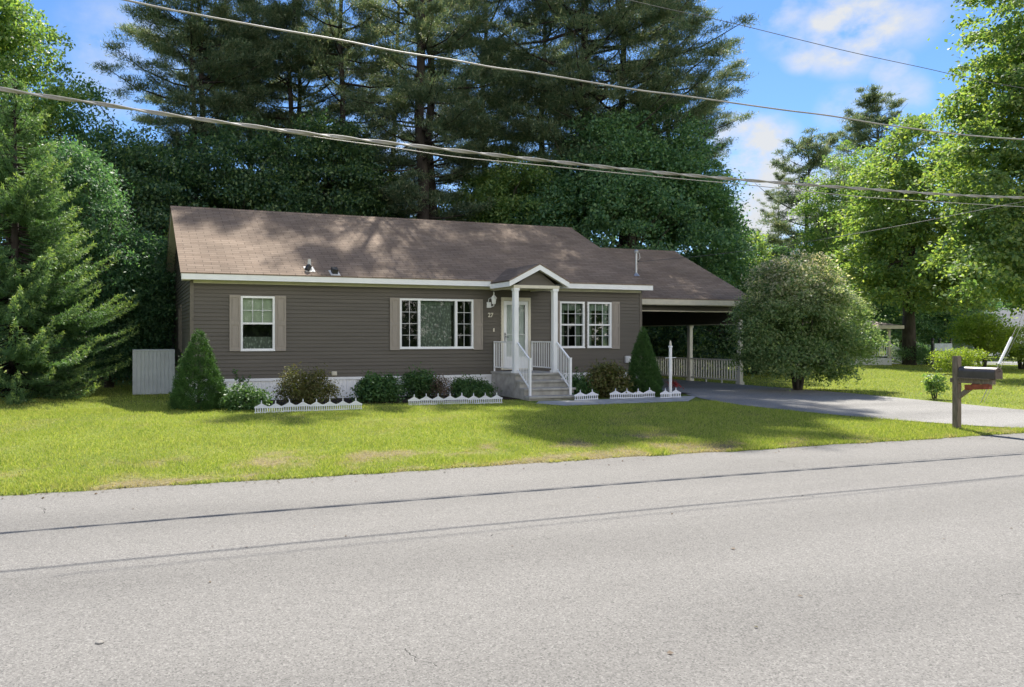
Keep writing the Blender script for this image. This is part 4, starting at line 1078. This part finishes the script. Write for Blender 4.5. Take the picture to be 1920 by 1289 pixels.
def cone_shrub(label, loc, H, Rr, seed, slim=.8):
    rng = np.random.default_rng(seed); loc = Vector(loc)
    t = thing('conical_shrub', label, 'shrub', loc, 'cone shaped evergreens')
    # little tufts in layers over a narrow cone, lumpy outline
    n = 2600
    q = 1 - np.sqrt(rng.random(n)) ; q = np.clip(q * 1.02, 0, 1); a = rng.random(n) * 6.283
    lump = 1 + .12 * np.sin(a * 3 + q * 9) + .10 * np.sin(a * 6 + q * 21) + .06 * np.sin(a * 13 + q * 47) + rng.normal(size=n) * .05
    prof = (1 - q) ** slim * (.86 + .18 * np.minimum(1, q / .16))
    rad = Rr * prof * lump * (.55 + .45 * rng.random(n) ** .35) + .02
    c = np.stack([rad * np.cos(a), rad * np.sin(a), q * H + .03], 1); out = np.stack([np.cos(a), np.sin(a), np.full(n, .55)], 1)
    m_ = 22; idx = np.repeat(np.arange(n), m_); N_ = len(idx)
    P_ = c[idx] + rng.normal(size=(N_, 3)) * .025
    D = out[idx] * .7 + rng.normal(size=(N_, 3)) * .6 + np.array([0, 0, .2]); Nn = rng.normal(size=(N_, 3)) + np.array([0, 0, .6])
    np_mesh('foliage', kites(P_, D, Nn, rng.uniform(.03, .065, N_), rng.uniform(.008, .014, N_), .1), 4, M['cone'], t)
    mb = MB(); mb.tube([loc + Vector((0, 0, -.05)), loc + Vector((0, 0, H * .8))], [.05, .01], 7)
    mb.build('stem', M['bark'], t)
    return t

# --- garden evergreens and bushes
p = G(376, 771); cone_shrub('wide cone shaped dwarf spruce at the left house corner', (p.x, p.y + .45, .12), 1.78, .66, 31, .82)
p = G(1221, 744); cone_shrub('tall narrow cone shaped evergreen at the right house corner', (p.x, p.y + .35, .12), 1.90, .50, 32, .92)
def bush(label, px0, px1, ytop, ybase, mat, seed, n=75, per=90, leaf=.06, name='garden_shrub', cs=.115, dy=.3, depth=.38):
    p = G((px0 + px1) / 2, ybase); D_ = p.x * _s + p.y * _c; sc = F / D_
    hw = (px1 - px0) / 2 / sc; hh = (ybase - ytop) / sc * .96
    return broadleaf(name, label, 'shrub', (p.x, p.y + dy, .12), [(0, 0, hh * .52, hw * .9, depth, hh * .46), (-hw * .3, 0, hh * .6, hw * .5, depth * .8, hh * .36), (hw * .35, 0, hh * .5, hw * .5, depth * .8, hh * .40)],
                     n, per, cs, leaf, M[mat], .025, hh * .6, seed, stems=4, limbs=14, zmin=.03, lo=.35, flat=.7, group='shrubs along the house front')
bush('low leafy plant between the left cone evergreen and the first edging fence', 415, 510, 722, 772, 'bush', 41, 60, 80)
bush('spreading bush with small olive leaves left of the picture window', 520, 648, 690, 766, 'olive', 42, 100, 110, .05, dy=.55)
bush('dense dark green bush below the left end of the picture window', 678, 778, 704, 760, 'bush', 43, 105, 105, .065, dy=.7)
bush('tall dark green bush below the right end of the picture window', 772, 842, 692, 752, 'bush', 44, 75, 95, .065, dy=.75)
bush('half dry brown bush behind the second edging fence', 815, 862, 702, 752, 'drybush', 45, 30, 45, .05, dy=.55)
bush('bush with glossy leaves against the left side of the front steps', 855, 945, 712, 750, 'bush', 46, 85, 95, .06, dy=.5)
bush('thin upright olive shrub rising beside the porch railing', 888, 944, 676, 740, 'olive', 47, 34, 50, .05, dy=.95, depth=.2)
bush('low dark plant just right of the front steps', 1078, 1135, 706, 748, 'bush', 48, 60, 80, .06, dy=.5)
bush('olive and bronze leaved hydrangea below the meter box', 1122, 1196, 672, 748, 'olive', 49, 95, 105, .075, dy=.5)
# stray upright stems with few leaves
def stems(label, px, ytop, ybase, mat, seed, n=5, spread=.22, dy=.7):
    rng = np.random.default_rng(seed); p = G(px, ybase); loc = Vector((p.x, p.y + dy, .12)); sc = F / (p.x * _s + p.y * _c); hh = (ybase - ytop) / sc
    t = thing('tall_flower', label, 'plant', loc, 'leggy flowers along the house front')
    mb = MB(); Ps, Ds = [], []
    for k in range(n):
        a = rng.random() * 6.28; tip = np.array([math.cos(a) * spread, math.sin(a) * spread * .5, hh * rng.uniform(.8, 1.05)])
        pts = limb_path(rng, (0, 0, 0), tip, .05); mb.tube([Vector(q) + loc for q in pts], [.008, .007, .005, .003], 5)
        for s in np.linspace(.35, 1, 7):
            i = min(2, int(s * 3)); f_ = s * 3 - i; q = np.array(pts[i]) * (1 - f_) + np.array(pts[i + 1]) * f_
            for _ in range(3): Ps.append(q); Ds.append(rng.normal(size=3) + np.array([0, 0, .2]))
    P_ = np.array(Ps); D = np.array(Ds); n_ = len(P_)
    np_mesh('foliage', kites(P_, D, rng.normal(size=(n_, 3)) + np.array([0, 0, 1]), rng.uniform(.05, .09, n_), rng.uniform(.03, .05, n_)), 4, M[mat], t)
    mb.build('stem', M['bark'], t)
stems('leggy rose stems standing against the white skirting by the left cone evergreen', 465, 700, 770, 'bush', 51, 6, .2, .9)
stems('spindly plant before the white skirting right of the front steps', 1105, 690, 748, 'bush', 52, 5, .25, .9)
p = G(1268, 744); broadleaf('red_flower', 'small clump of red flowers at the foot of the white post', 'plant', (p.x, p.y + .1, .12), [(0, 0, .38, .13, .12, .10)], 22, 14, .04, .05, M['redflower'], .006, .3, 53, stems=3, limbs=6, lo=.1)

# --- left foreground spruce and its neighbours
spruce_tree('big feathery spruce with light green tips at the left edge', (PD(28, 20.4).x, PD(28, 20.4).y, .1), 8.7, 3.3, 61)
p = PD(205, 24.5); broadleaf('broadleaf_tree', 'blue green bushy tree between the big spruce and the house', 'tree', (p.x, p.y, .1), [(0, 0, 3.2, 2.0, 2.0, 2.6), (-.9, 0, 5.8, 1.5, 1.5, 1.9), (-1.3, .2, 7.3, .9, .9, 1.0), (.9, 0, 3.0, 1.3, 1.3, 1.8), (.2, -.3, 1.5, 1.6, 1.4, 1.2)],
                            480, 150, .27, .115, M['teal_leaf'], .13, 5.5, 62, lo=.4, aspect=.5, zmin=.15)
p = PD(25, 30); broadleaf('broadleaf_tree', 'leafy green tree high in the top left corner', 'tree', (p.x, p.y, .1), [(-.5, 0, 11.5, 3.2, 3, 3.5), (0, 0, 8, 2.9, 2.8, 3), (-1, 0, 14.5, 2.2, 2.2, 2.0)], 420, 120, .34, .16, M['mid_leaf'], .2, 10, 63, lo=.3)
p = PD(170, 32); broadleaf('broadleaf_tree', 'open airy tree left of the leftmost pines', 'tree', (p.x, p.y, .1), [(0, 0, 8.3, 2.6, 2.2, 2.5), (-.9, 0, 11.2, 1.7, 1.7, 1.8), (1.0, 0, 10.1, 1.1, 1.1, 1.1), (0, 0, 4.5, 2.8, 2.4, 2.8)], 300, 80, .30, .14, M['dark_leaf'], .17, 10, 64, lo=.3)

# --- pines behind the house
pinesA = [('pair pine with a bare trunk, left one of the leftmost pair', 372, 37.5, 25, .30, 3.6, 71, (-.5, 0)),
          ('pair pine with a bare trunk, right one of the leftmost pair', 402, 38.2, 28, .30, 3.5, 72, (-1.2, 0)),
          ('thick tall pine with twin looking trunk behind the roof middle', 786, 34.8, 30, .24, 4.0, 73, (.4, 0)),
          ('tall pine with fine plates of needles behind the porch gable', 1172, 36.5, 32, .22, 4.6, 74, (-.3, 0))]
protos = []
for lab, px, D_, H, st_, sp, sd, ln in pinesA:
    p = PD(px, D_); protos.append(pine_tree(lab, (p.x, p.y, .1), H, st_, sp, sd, 'tall pines behind the house', ln, prune={73: .8, 72: .4}.get(sd, .1), r0=.24 if 'twin' not in lab else .34))
for lab, px, D_, pi, rot, s in (('slim dark pine standing between the leftmost pair and the thick tall pine', 528, 40.5, 1, 2.1, .98),
                                ('dark pine close behind the slim dark pine, its crown meeting it', 556, 42.5, 0, 4.0, 1.06),
                                ('second trunk close beside the thick tall pine, slightly farther back', 806, 36.4, 2, 1.0, .94),
                                ('pine filling the gap between the thick tall pine and the porch gable pine', 905, 45, 3, 2.4, 1.0),
                                ('pine with a dark crown behind the left side of the round dark tree', 1092, 36.2, 3, 3.3, 1.10),
                                ('outermost tall pine whose branches reach into the blue sky', 1262, 38.5, 0, 5.2, .86),
                                ('slender pine placed to shade the left roof, between the slim dark pine and the thick tall pine', 655, 38.5, 1, 0.6, 1.0), ('pine standing farther back, just left of the thick tall pine', 720, 44, 1, 3.0, 1.0), ('pine at the back behind the porch gable', 1010, 43, 0, 1.9, 1.1), ('pine at the back filling the gap right of the leftmost pair', 462, 44, 0, 2.7, 1.08)):  # slender pine placed here to cast shade streaks on the left roof
    p = PD(px, D_); dup(protos[pi], (p.x, p.y, .1), rot, (s, s, s), lab)
# --- dark understory behind the house
unders = []
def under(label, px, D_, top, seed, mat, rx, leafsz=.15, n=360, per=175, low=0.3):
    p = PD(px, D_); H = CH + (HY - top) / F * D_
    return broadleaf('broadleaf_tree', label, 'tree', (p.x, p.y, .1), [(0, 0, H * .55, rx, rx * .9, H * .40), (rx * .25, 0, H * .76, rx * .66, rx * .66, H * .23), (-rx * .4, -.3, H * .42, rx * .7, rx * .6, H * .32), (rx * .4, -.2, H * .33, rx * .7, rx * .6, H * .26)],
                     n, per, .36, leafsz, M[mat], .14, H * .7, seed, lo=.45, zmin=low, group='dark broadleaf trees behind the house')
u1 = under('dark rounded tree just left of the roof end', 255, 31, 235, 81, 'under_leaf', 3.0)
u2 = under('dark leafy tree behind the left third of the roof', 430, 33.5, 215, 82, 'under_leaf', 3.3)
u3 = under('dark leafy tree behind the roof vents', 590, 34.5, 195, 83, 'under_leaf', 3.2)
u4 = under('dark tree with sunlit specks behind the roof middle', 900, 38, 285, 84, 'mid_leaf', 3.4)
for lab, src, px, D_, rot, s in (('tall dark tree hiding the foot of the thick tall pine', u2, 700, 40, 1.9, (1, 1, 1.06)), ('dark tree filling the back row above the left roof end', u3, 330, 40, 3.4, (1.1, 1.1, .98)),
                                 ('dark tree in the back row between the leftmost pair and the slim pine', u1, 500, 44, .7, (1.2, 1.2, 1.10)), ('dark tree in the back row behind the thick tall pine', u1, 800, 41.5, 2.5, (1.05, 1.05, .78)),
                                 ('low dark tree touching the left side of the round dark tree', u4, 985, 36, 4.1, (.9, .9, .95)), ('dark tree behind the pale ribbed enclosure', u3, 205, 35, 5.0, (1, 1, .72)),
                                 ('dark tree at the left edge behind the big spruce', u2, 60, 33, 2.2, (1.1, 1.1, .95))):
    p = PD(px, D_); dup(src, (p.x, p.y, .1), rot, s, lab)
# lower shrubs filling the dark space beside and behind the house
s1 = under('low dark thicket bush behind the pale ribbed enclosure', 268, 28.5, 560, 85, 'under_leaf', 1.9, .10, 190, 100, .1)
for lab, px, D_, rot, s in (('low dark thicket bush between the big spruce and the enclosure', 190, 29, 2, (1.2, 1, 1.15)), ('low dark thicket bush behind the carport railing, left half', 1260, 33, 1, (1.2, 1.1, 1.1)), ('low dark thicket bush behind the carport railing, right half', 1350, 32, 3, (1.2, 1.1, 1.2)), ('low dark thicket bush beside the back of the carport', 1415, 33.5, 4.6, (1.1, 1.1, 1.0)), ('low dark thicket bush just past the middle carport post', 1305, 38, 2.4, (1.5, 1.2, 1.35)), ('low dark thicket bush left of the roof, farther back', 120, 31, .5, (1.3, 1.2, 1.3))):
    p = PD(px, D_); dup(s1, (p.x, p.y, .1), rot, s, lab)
p = PD(1398, 37.5); broadleaf('broadleaf_tree', 'yellow green sapling added as the sunlit right edge of the very large dark tree', 'tree', (p.x, p.y, .1), [(0, 0, 5.2, 1.1, 1.1, 2.2), (.2, 0, 3.0, 1.2, 1.2, 1.6)], 190, 60, .24, .15, M['maple'], .08, 4, 88, lo=.3)  # bright leaves added to stand for the dark tree's lit edge
# --- big round dark tree right of centre
p = PD(1185, 35.5); D_ = 35.5; sc = F / D_
broadleaf('broadleaf_tree', 'very large dense dark green tree rising behind the carport', 'tree', (p.x, p.y, .1),
          [(0, 0, 6.6, 5.0, 4.0, 4.6), (-1.6, 0, 9.3, 2.7, 2.6, 2.9), (1.0, 0, 10.4, 2.6, 2.5, 2.6), (3.6, 0, 5.6, 2.4, 2.4, 3.8), (-3.6, .3, 5.6, 2.4, 2.2, 3.6), (2.6, -.5, 8.4, 2.1, 2.1, 2.3), (4.6, .2, 3.2, 1.6, 1.8, 2.4), (0, -1, 3.4, 4.4, 2.6, 2.6)],
          950, 235, .38, .15, M['dark_leaf'], .32, 9, 86, lo=.62, limbs=24, zmin=.8)
# --- ornamental pale tree
p = PZ(1495, 733, .12)
broadleaf('ornamental_tree', 'small rounded tree with pale blossom and sunlit tone coloured into its top, beside the driveway', 'tree', (p.x, p.y, .1),
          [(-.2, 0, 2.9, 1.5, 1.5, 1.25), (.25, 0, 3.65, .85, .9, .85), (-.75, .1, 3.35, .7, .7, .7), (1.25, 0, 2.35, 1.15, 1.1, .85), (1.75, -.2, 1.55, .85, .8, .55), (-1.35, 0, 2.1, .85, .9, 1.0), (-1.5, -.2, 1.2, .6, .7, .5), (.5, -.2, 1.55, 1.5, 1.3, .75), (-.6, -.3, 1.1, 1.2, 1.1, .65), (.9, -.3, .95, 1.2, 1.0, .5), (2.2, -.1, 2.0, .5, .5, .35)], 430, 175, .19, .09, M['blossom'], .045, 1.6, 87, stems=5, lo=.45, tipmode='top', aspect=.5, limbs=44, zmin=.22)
# --- right side: big maples
p = PD(1705, 44)
broadleaf('maple_tree', 'broad maple with layered boughs and a dark trunk behind the small white porch', 'tree', (p.x, p.y, .05),
          [(-.5, 0, 6.0, 4.2, 3.6, 1.8), (-1.4, 0, 8.6, 3.0, 3, 2.2), (1.4, 0, 9.5, 4.0, 3.6, 2.8), (1.2, 0, 12.5, 3.2, 3, 2.5), (-3.2, -1, 4.7, 1.9, 1.7, 1.0), (2.8, -1, 5.4, 3.6, 3, 1.8), (4.2, -1.5, 8.0, 2.6, 2.4, 2.0), (-2.6, -.6, 10.6, 1.8, 1.8, 1.4), (0.6, -1.6, 4.0, 2.4, 2.0, .8)], 560, 130, .38, .20, M['maple'], .30, 9, 91, lo=.4, limbs=22, zmin=3.0, flat=.3)
p = PD(2010, 32.5)
broadleaf('maple_tree', 'huge bright maple filling the right edge of the picture', 'tree', (p.x, p.y, .05),
          [(-2.4, -.6, 8.4, 4.6, 4.0, 3.6), (-4.6, -1.0, 7.2, 2.7, 2.5, 2.3), (-3.4, -.8, 12.6, 3.3, 3.2, 3.0), (-2.5, -.6, 15.2, 3.0, 3.0, 2.6), (-.4, 0, 13.5, 3.2, 3.2, 3.2), (-5.8, -1.2, 5.2, 2.3, 2.2, 1.2), (-7.4, -1.4, 4.3, 1.7, 1.5, .9), (-3.8, -1.2, 4.2, 2.6, 2.2, 1.0), (-1.0, -1.2, 4.2, 3.0, 2.3, 1.4), (-4.6, -.6, 9.8, 2.2, 2.2, 2.2), (1.4, 0, 9, 3, 3, 4), (-2.2, -1.4, 3.0, 1.8, 1.5, .9), (.4, -1.0, 2.6, 1.8, 1.6, 1.2)],
          720, 185, .36, .175, M['maple'], .36, 9, 92, lo=.55, limbs=34, zmin=1.6, flat=.32)
# --- right side: distant trees
far_src = None
for k, (lab, px, D_, top, H_, sp) in enumerate((('far pine with a flat dark top beside the maple crown', 1636, 66, 178, None, 4.6), ('far pine leaning into the clouds right of the round dark tree', 1508, 60, 262, None, 3.8))):
    p = PD(px, D_); H = CH + (HY - top) / F * D_
    pine_tree(lab, (p.x, p.y, .05), H, .25, sp, 95 + k, 'far pines on the right', (.5, 0), .6, r0=.3, blade=(.32, .048))
def farpine(src, lab, px, D_, top, rot):
    p = PD(px, D_); H = CH + (HY - top) / F * D_; s = H / 27.0
    dup(src, (p.x, p.y, .05), rot, (s, s, s), lab, 'far pines on the right')
farpine(protos[1], 'small far pine low against the bright gap right of the dark tree', 1452, 72, 345, 1.4)
farpine(protos[2], 'far pine behind the ornamental tree, lower than its neighbours', 1560, 78, 330, 2.9)
farpine(protos[0], 'far pine half hidden by the broad maple', 1690, 74, 300, .3)
fb = [('mid green round topped tree in the gap, behind the pale ornamental tree', 1580, 55, 250, 'mid_leaf', 3.2, 97, .16), ('dark far tree low between the carport and the maple', 1665, 58, 395, 'dark_leaf', 3.0, 98, .16)]
fbs = []
for lab, px, D_, top, mat, rx, sd, lf in fb: fbs.append(under(lab, px, D_, top, sd, mat, rx, lf, 300, 130, .4)); fbs[-1]['group'] = 'far broadleaf trees on the right'
for lab, src, px, D_, rot, s in (('dark far tree behind the roof of the small white porch', fbs[1], 1600, 64, 1, (1.2, 1.2, 1.05)), ('far tree at the foot of the leaning far pine', fbs[1], 1470, 62, 2.2, (1.1, 1.1, .85)), ('dark far tree behind the clipped shrub', fbs[1], 1770, 60, 3.1, (1.3, 1.3, .7)), ('far tree behind the grey roofed house', fbs[0], 1880, 84, 4, (1.3, 1.3, .8)), ('far tree behind the hedge by the side street', fbs[0], 1730, 70, 5, (1.2, 1.2, .6)), ('far tree in the gap beside the carport roof', fbs[0], 1440, 70, .4, (1.0, 1.0, .60)), ('far tree lowest of the row behind the carport end', fbs[1], 1520, 68, .9, (1.3, 1.3, .75))):
    p = PD(px, D_); dup(src, (p.x, p.y, .05), rot, s, lab, 'far broadleaf trees on the right')
# distant wood as one mass so that no bare horizon shows
rng = np.random.default_rng(7)
n = 1500; th = rng.uniform(-75, 75, n); rad = rng.uniform(95, 135, n)
cx_ = np.stack([rad * np.sin(np.radians(th) + .35), rad * np.cos(np.radians(th) + .35), rng.random(n) ** 1.3 * 9 + .5], 1)
c, d = cx_, unit(rng.normal(size=(n, 3)))
P_, D, Nn, Ln, W = leaf_cloud(rng, c, d, 30, 1.5, .8, flat=.6)
o = np_mesh('distant_woods', kites(P_, D, Nn, Ln, W), 4, M['farwood']); o['kind'] = 'stuff'; o['label'] = 'distant mass of green woods along the horizon'; o['category'] = 'woods'
# woods on the near side of the road, behind the viewer: seen mirrored in the windows
n = 1300; th = rng.uniform(-80, 80, n); rad = rng.uniform(26, 40, n)
c = np.stack([8 + rad * np.sin(np.radians(th)), -rad * np.cos(np.radians(th)), rng.random(n) ** 1.2 * 8 + .3], 1); d = unit(rng.normal(size=(n, 3)))
P_, D, Nn, Ln, W = leaf_cloud(rng, c, d, 26, 1.1, .6, flat=.6)
o = np_mesh('opposite_woods', kites(P_, D, Nn, Ln, W), 4, M['farwood']); o['kind'] = 'stuff'; o['label'] = 'green woods across the road, mirrored in the house windows'; o['category'] = 'woods'
# --- right side: neighbours
p = PZ(1752, 749, .10); broadleaf('garden_shrub', 'small upright young shrub alone on the sunlit lawn behind the mailbox', 'shrub', (p.x, p.y, .1), [(0, 0, .48, .22, .2, .32)], 46, 22, .07, .075, M['mid_leaf'], .015, .5, 101, stems=4, limbs=10, lo=.2, flat=.8)
p = PD(1800, 33); broadleaf('clipped_shrub', 'flat topped clipped shrub just behind the mailbox', 'shrub', (p.x, p.y, .1), [(0, 0, .95, 1.25, .9, .22), (-.2, 0, .55, .8, .7, .4)], 200, 40, .14, .07, M['yellowleaf'], .07, .7, 102, stems=3, limbs=10, lo=.3, zmin=.08)
p = PD(1842, 37); broadleaf('broadleaf_tree', 'light green young tree behind the clipped shrub', 'tree', (p.x, p.y, .1), [(0, 0, 1.9, 1.3, 1.2, 1.0), (-.5, 0, 2.3, .8, .8, .6), (1.0, 0, 1.6, .9, .9, .8)], 200, 46, .2, .11, M['yellowleaf'], .06, 1.6, 103, stems=3, lo=.3)
p = PD(1915, 38); broadleaf('broadleaf_tree', 'yellow green bush at the right edge beside the guy wire', 'tree', (p.x, p.y, .1), [(0, 0, 1.3, 1.1, 1.2, 1.0)], 120, 44, .2, .11, M['yellowleaf'], .05, 1.3, 104, stems=3, lo=.3)
p = PD(1735, 44.5); broadleaf('hedge', 'dark clipped hedge beyond the lawn, left of the clipped shrub', 'hedge', (p.x, p.y, .1), [(-1.0, 0, .75, 1.1, .7, .6), (.9, 0, .75, 1.2, .7, .6)], 260, 44, .2, .09, M['dark_leaf'], .05, .9, 105, stems=3, lo=.4, zmin=.08)
# small white porch of the neighbour
q0, q1 = PD(1520, 44), PD(1672, 44)
t = thing('neighbour_porch', 'small white porch with pale pink roof and stair rail beyond the lawn', 'porch', (q1.x, q1.y, .06))
ux = (q1 - q0).normalized(); uy = Vector((-ux.y, ux.x, 0)); Lp = (q1 - q0).length
def Q(a, b, z): return q0 + ux * a + uy * b + Vector((0, 0, z))
mb = MB(); zf = .55
mb.add([Q(a, b, z) for z in (.06, zf) for a, b in ((0, 0), (Lp, 0), (Lp, 3), (0, 3))], [(0, 3, 2, 1), (4, 5, 6, 7), (0, 1, 5, 4), (1, 2, 6, 5), (2, 3, 7, 6), (3, 0, 4, 7)])
for k in range(3): mb.bar(Q(Lp + .15 + .3 * k, .2, zf - .16 * (k + 1)), Q(Lp + .15 + .3 * k, 1.3, zf - .16 * (k + 1)), .3, .06)
mb.build('deck', M['whitew'], t)
mb = MB(); ze = 2.45; za = 3.0
e = [Q(-.4, -.4, ze), Q(Lp + .4, -.4, ze), Q(Lp + .4, 3.4, ze), Q(-.4, 3.4, ze), Q(1.6, 1.5, za), Q(Lp - 1.6, 1.5, za)]
mb.add(e, [(0, 1, 5, 4), (1, 2, 5), (2, 3, 4, 5), (3, 0, 4), (3, 2, 1, 0)]); mb.build('roof', M['pinkroof'], t)
mb = MB()
for a, b in (((-.42, -.42), (Lp + .42, -.42)), ((Lp + .42, -.42), (Lp + .42, 3.4))): mb.bar(Q(a[0], a[1], ze - .08), Q(b[0], b[1], ze - .08), .05, .2)
mb.build('fascia', M['cream'], t)
for a, b in ((.1, .1), (Lp * .5, .1), (Lp - .1, .1), (Lp - .1, 2.9)):
    mb = MB(); mb.bar(Q(a, b, zf), Q(a, b, ze - .18), .13, .13, ux); mb.build('porch_post', M['cream'], t)
mb = MB()
mb.bar(Q(.1, .1, zf + .85), Q(Lp - .1, .1, zf + .85), .06, .06); mb.bar(Q(.1, .1, zf + .12), Q(Lp - .1, .1, zf + .12), .05, .05)
n = 34
for k in range(n): a = .1 + (Lp - .2) * k / n; mb.bar(Q(a, .1, zf + .12), Q(a, .1, zf + .85), .03, .03, ux)
mb.bar(Q(Lp, .15, zf + .85), Q(Lp + .95, .15, .85), .06, .06); mb.bar(Q(Lp, .15, zf + .12), Q(Lp + .95, .15, .16), .05, .05); mb.bar(Q(Lp + .95, .15, .06), Q(Lp + .95, .15, .95), .10, .10, ux)
for k in range(1, 8): a = Lp + .95 * k / 8; f_ = k / 8; mb.bar(Q(a, .15, zf + .12 - .42 * f_), Q(a, .15, zf + .85 - .52 * f_), .03, .03, ux)
mb.build('railing', M['white'], t)
mb = MB(); mb.add([Q(a, 2.95, z) for a, z in ((0, zf), (Lp * .78, zf), (Lp * .78, ze), (0, ze))], [(0, 1, 2, 3)]); mb.build('back_wall', M['greyblue'], t)
# neighbour house with grey roof
q0, q1 = PD(1825, 66), PD(2150, 66)
t = thing('neighbour_house', 'distant house with pale walls and grey roof behind the bushes at right', 'house', (q0.x, q0.y, .05))
ux = (q1 - q0).normalized(); uy = Vector((-ux.y, ux.x, 0)); Lp = (q1 - q0).length
mb = MB(); ze = 2.8; za = 4.4
mb.add([Q(a, b, z) for z in (.05, ze) for a, b in ((0, 0), (Lp, 0), (Lp, 7), (0, 7))] + [Q(0, 3.5, za), Q(Lp, 3.5, za)], [(0, 1, 5, 4), (1, 2, 6, 9, 5), (2, 3, 7, 6), (3, 0, 4, 8, 7)]); mb.build('wall', M['whitew'], t)
mb = MB(); mb.add([Q(-.4, -.4, ze - .1), Q(Lp + .4, -.4, ze - .1), Q(Lp + .4, 3.5, za + .1), Q(-.4, 3.5, za + .1), Q(-.4, 7.4, ze - .1), Q(Lp + .4, 7.4, ze - .1)], [(0, 1, 2, 3), (3, 2, 5, 4)]); mb.build('roof', M['greyroof'], t)
for k in range(3):
    mb = MB(); a = 1.2 + 4 * k
    mb.add([Q(a, -.03, 1.0), Q(a + 1.2, -.03, 1.0), Q(a + 1.2, -.03, 2.2), Q(a, -.03, 2.2)], [(0, 1, 2, 3)]); mb.build('window', M['inside'], t)
# pale board on dark posts by the hedge
p = PD(1768, 43)
t = thing('roadside_board', 'pale blue grey board on dark posts between the hedge and the clipped shrub', 'board', (p.x, p.y, .05))
mb = MB(); mb.box(p.x - .72, p.x + .72, p.y - .03, p.y + .03, 1.0, 1.42); mb.build('panel', M['greyblue'], t)
for dx in (-.74, -.15, .74):
    mb = MB(); mb.box(p.x + dx - .05, p.x + dx + .05, p.y + .031, p.y + .12, .0, 1.58); mb.lathe((p.x + dx, p.y + .075, 1.58), [(.07, 0), (.09, .05), (.05, .14), (0, .16)], 8); mb.build('post', M['black'], t)

# ------------------------------------------------------------------ dry leaves and grit at the road edge
def litter(name, n, sizes, mat, seed, label, cat, road_share):
    rng = np.random.default_rng(seed)
    x = rng.uniform(-7, 17.5, n); y = EDGE + rng.normal(size=n) * .16 - .05
    k = rng.random(n) < road_share; y[k] = rng.uniform(3.2, 9.2, k.sum())
    z = np.where(y < EDGE, .006, gz(x, y) + .03)
    P_ = np.stack([x, y, z], 1); D = rng.normal(size=(n, 3)); D = unit(D * np.array([1, 1, 0])); D[:, 2] = rng.uniform(0, .10, n)
    Nn = np.array([0, 0, 1.0]) + rng.normal(size=(n, 3)) * .25; Ln = rng.uniform(*sizes, n)
    o = np_mesh(name, kites(P_, D, Nn, Ln, Ln * rng.uniform(.45, .9, n), .15), 4, mat); o['kind'] = 'stuff'; o['label'] = label; o['category'] = cat
litter('leaf_litter', 420, (.02, .045), M['drybush'], 11, 'dry brown leaf bits scattered along the road edge', 'leaf litter', .16)
litter('grit', 1500, (.006, .018), M['stone'], 12, 'fine pale grit washed along the road edge', 'grit', .12)

# ------------------------------------------------------------------ grass
def grass(name, n, x0, x1, y0, y1, hgt, wid, seed, label, keep):
    rng = np.random.default_rng(seed)
    x = rng.uniform(x0, x1, n); y = y0 + (y1 - y0) * rng.random(n) ** 1.25
    k = keep(x, y, rng); x, y = x[k], y[k]; n = len(x)
    z = gz(x, y) + .012
    dr = dryness(x, y); clump = noise2(x, y, 21, 3.5)
    h_ = hgt * rng.uniform(.5, 1.25, n) * (1 + .45 * clump) * (1 - .45 * dr)
    D = np.stack([rng.normal(size=n) * .55, rng.normal(size=n) * .55, np.ones(n)], 1); D = unit(D)
    S = unit(np.cross(D, rng.normal(size=(n, 3)))) * (wid * rng.uniform(.6, 1.4, n))[:, None]
    P_ = np.stack([x, y, z], 1)
    V = np.stack([P_ - S * .5, P_ + S * .5, P_ + D * h_[:, None]], 1).reshape(-1, 3)
    tint = np.clip(dr * 1.1 + rng.normal(size=n) * .18 + .20 * noise2(x, y, 33, 1.1) + .12 * noise2(x, y, 34, 5), 0, 1)
    o = np_mesh(name, V, 3, M['grass'], None, tint); o['kind'] = 'stuff'; o['label'] = label; o['category'] = 'grass'
def keep_front(x, y, rng):
    e = EDGE + 0.045 * noise1(x * 1.7, 3) + 0.02 * noise1(x * 9, 4)
    k = (y > e - .02) & (x < drive_l(y) - .02 + .08 * rng.random(len(x)))
    k &= rng.random(len(x)) > .72 * dryness(x, y)
    k &= ~((y > np.interp(x, [pw[0].x, pw[1].x, pw[2].x], [pw[0].y, pw[1].y, pw[2].y])) & (x > pw[0].x))
    k &= ~((y > 17.55) & (x > 1.7) & (x < 15.6))
    return k
grass('grass', 430000, -8, 17.2, 9.3, 18.6, .062, .011, 3, 'short sunlit lawn grass between the house and the road', keep_front)
grass('grass', 60000, -9, 1.6, 17.5, 27, .07, .012, 4, 'shaded grass around the left end of the house', lambda x, y, r: (x < 1.45))
grass('grass', 190000, 20.3, 52, 8.5, 42, .07, .02, 5, 'bright sunlit lawn grass beyond the driveway', lambda x, y, r: (x > drive_r(y) + .03) & (y > EDGE))
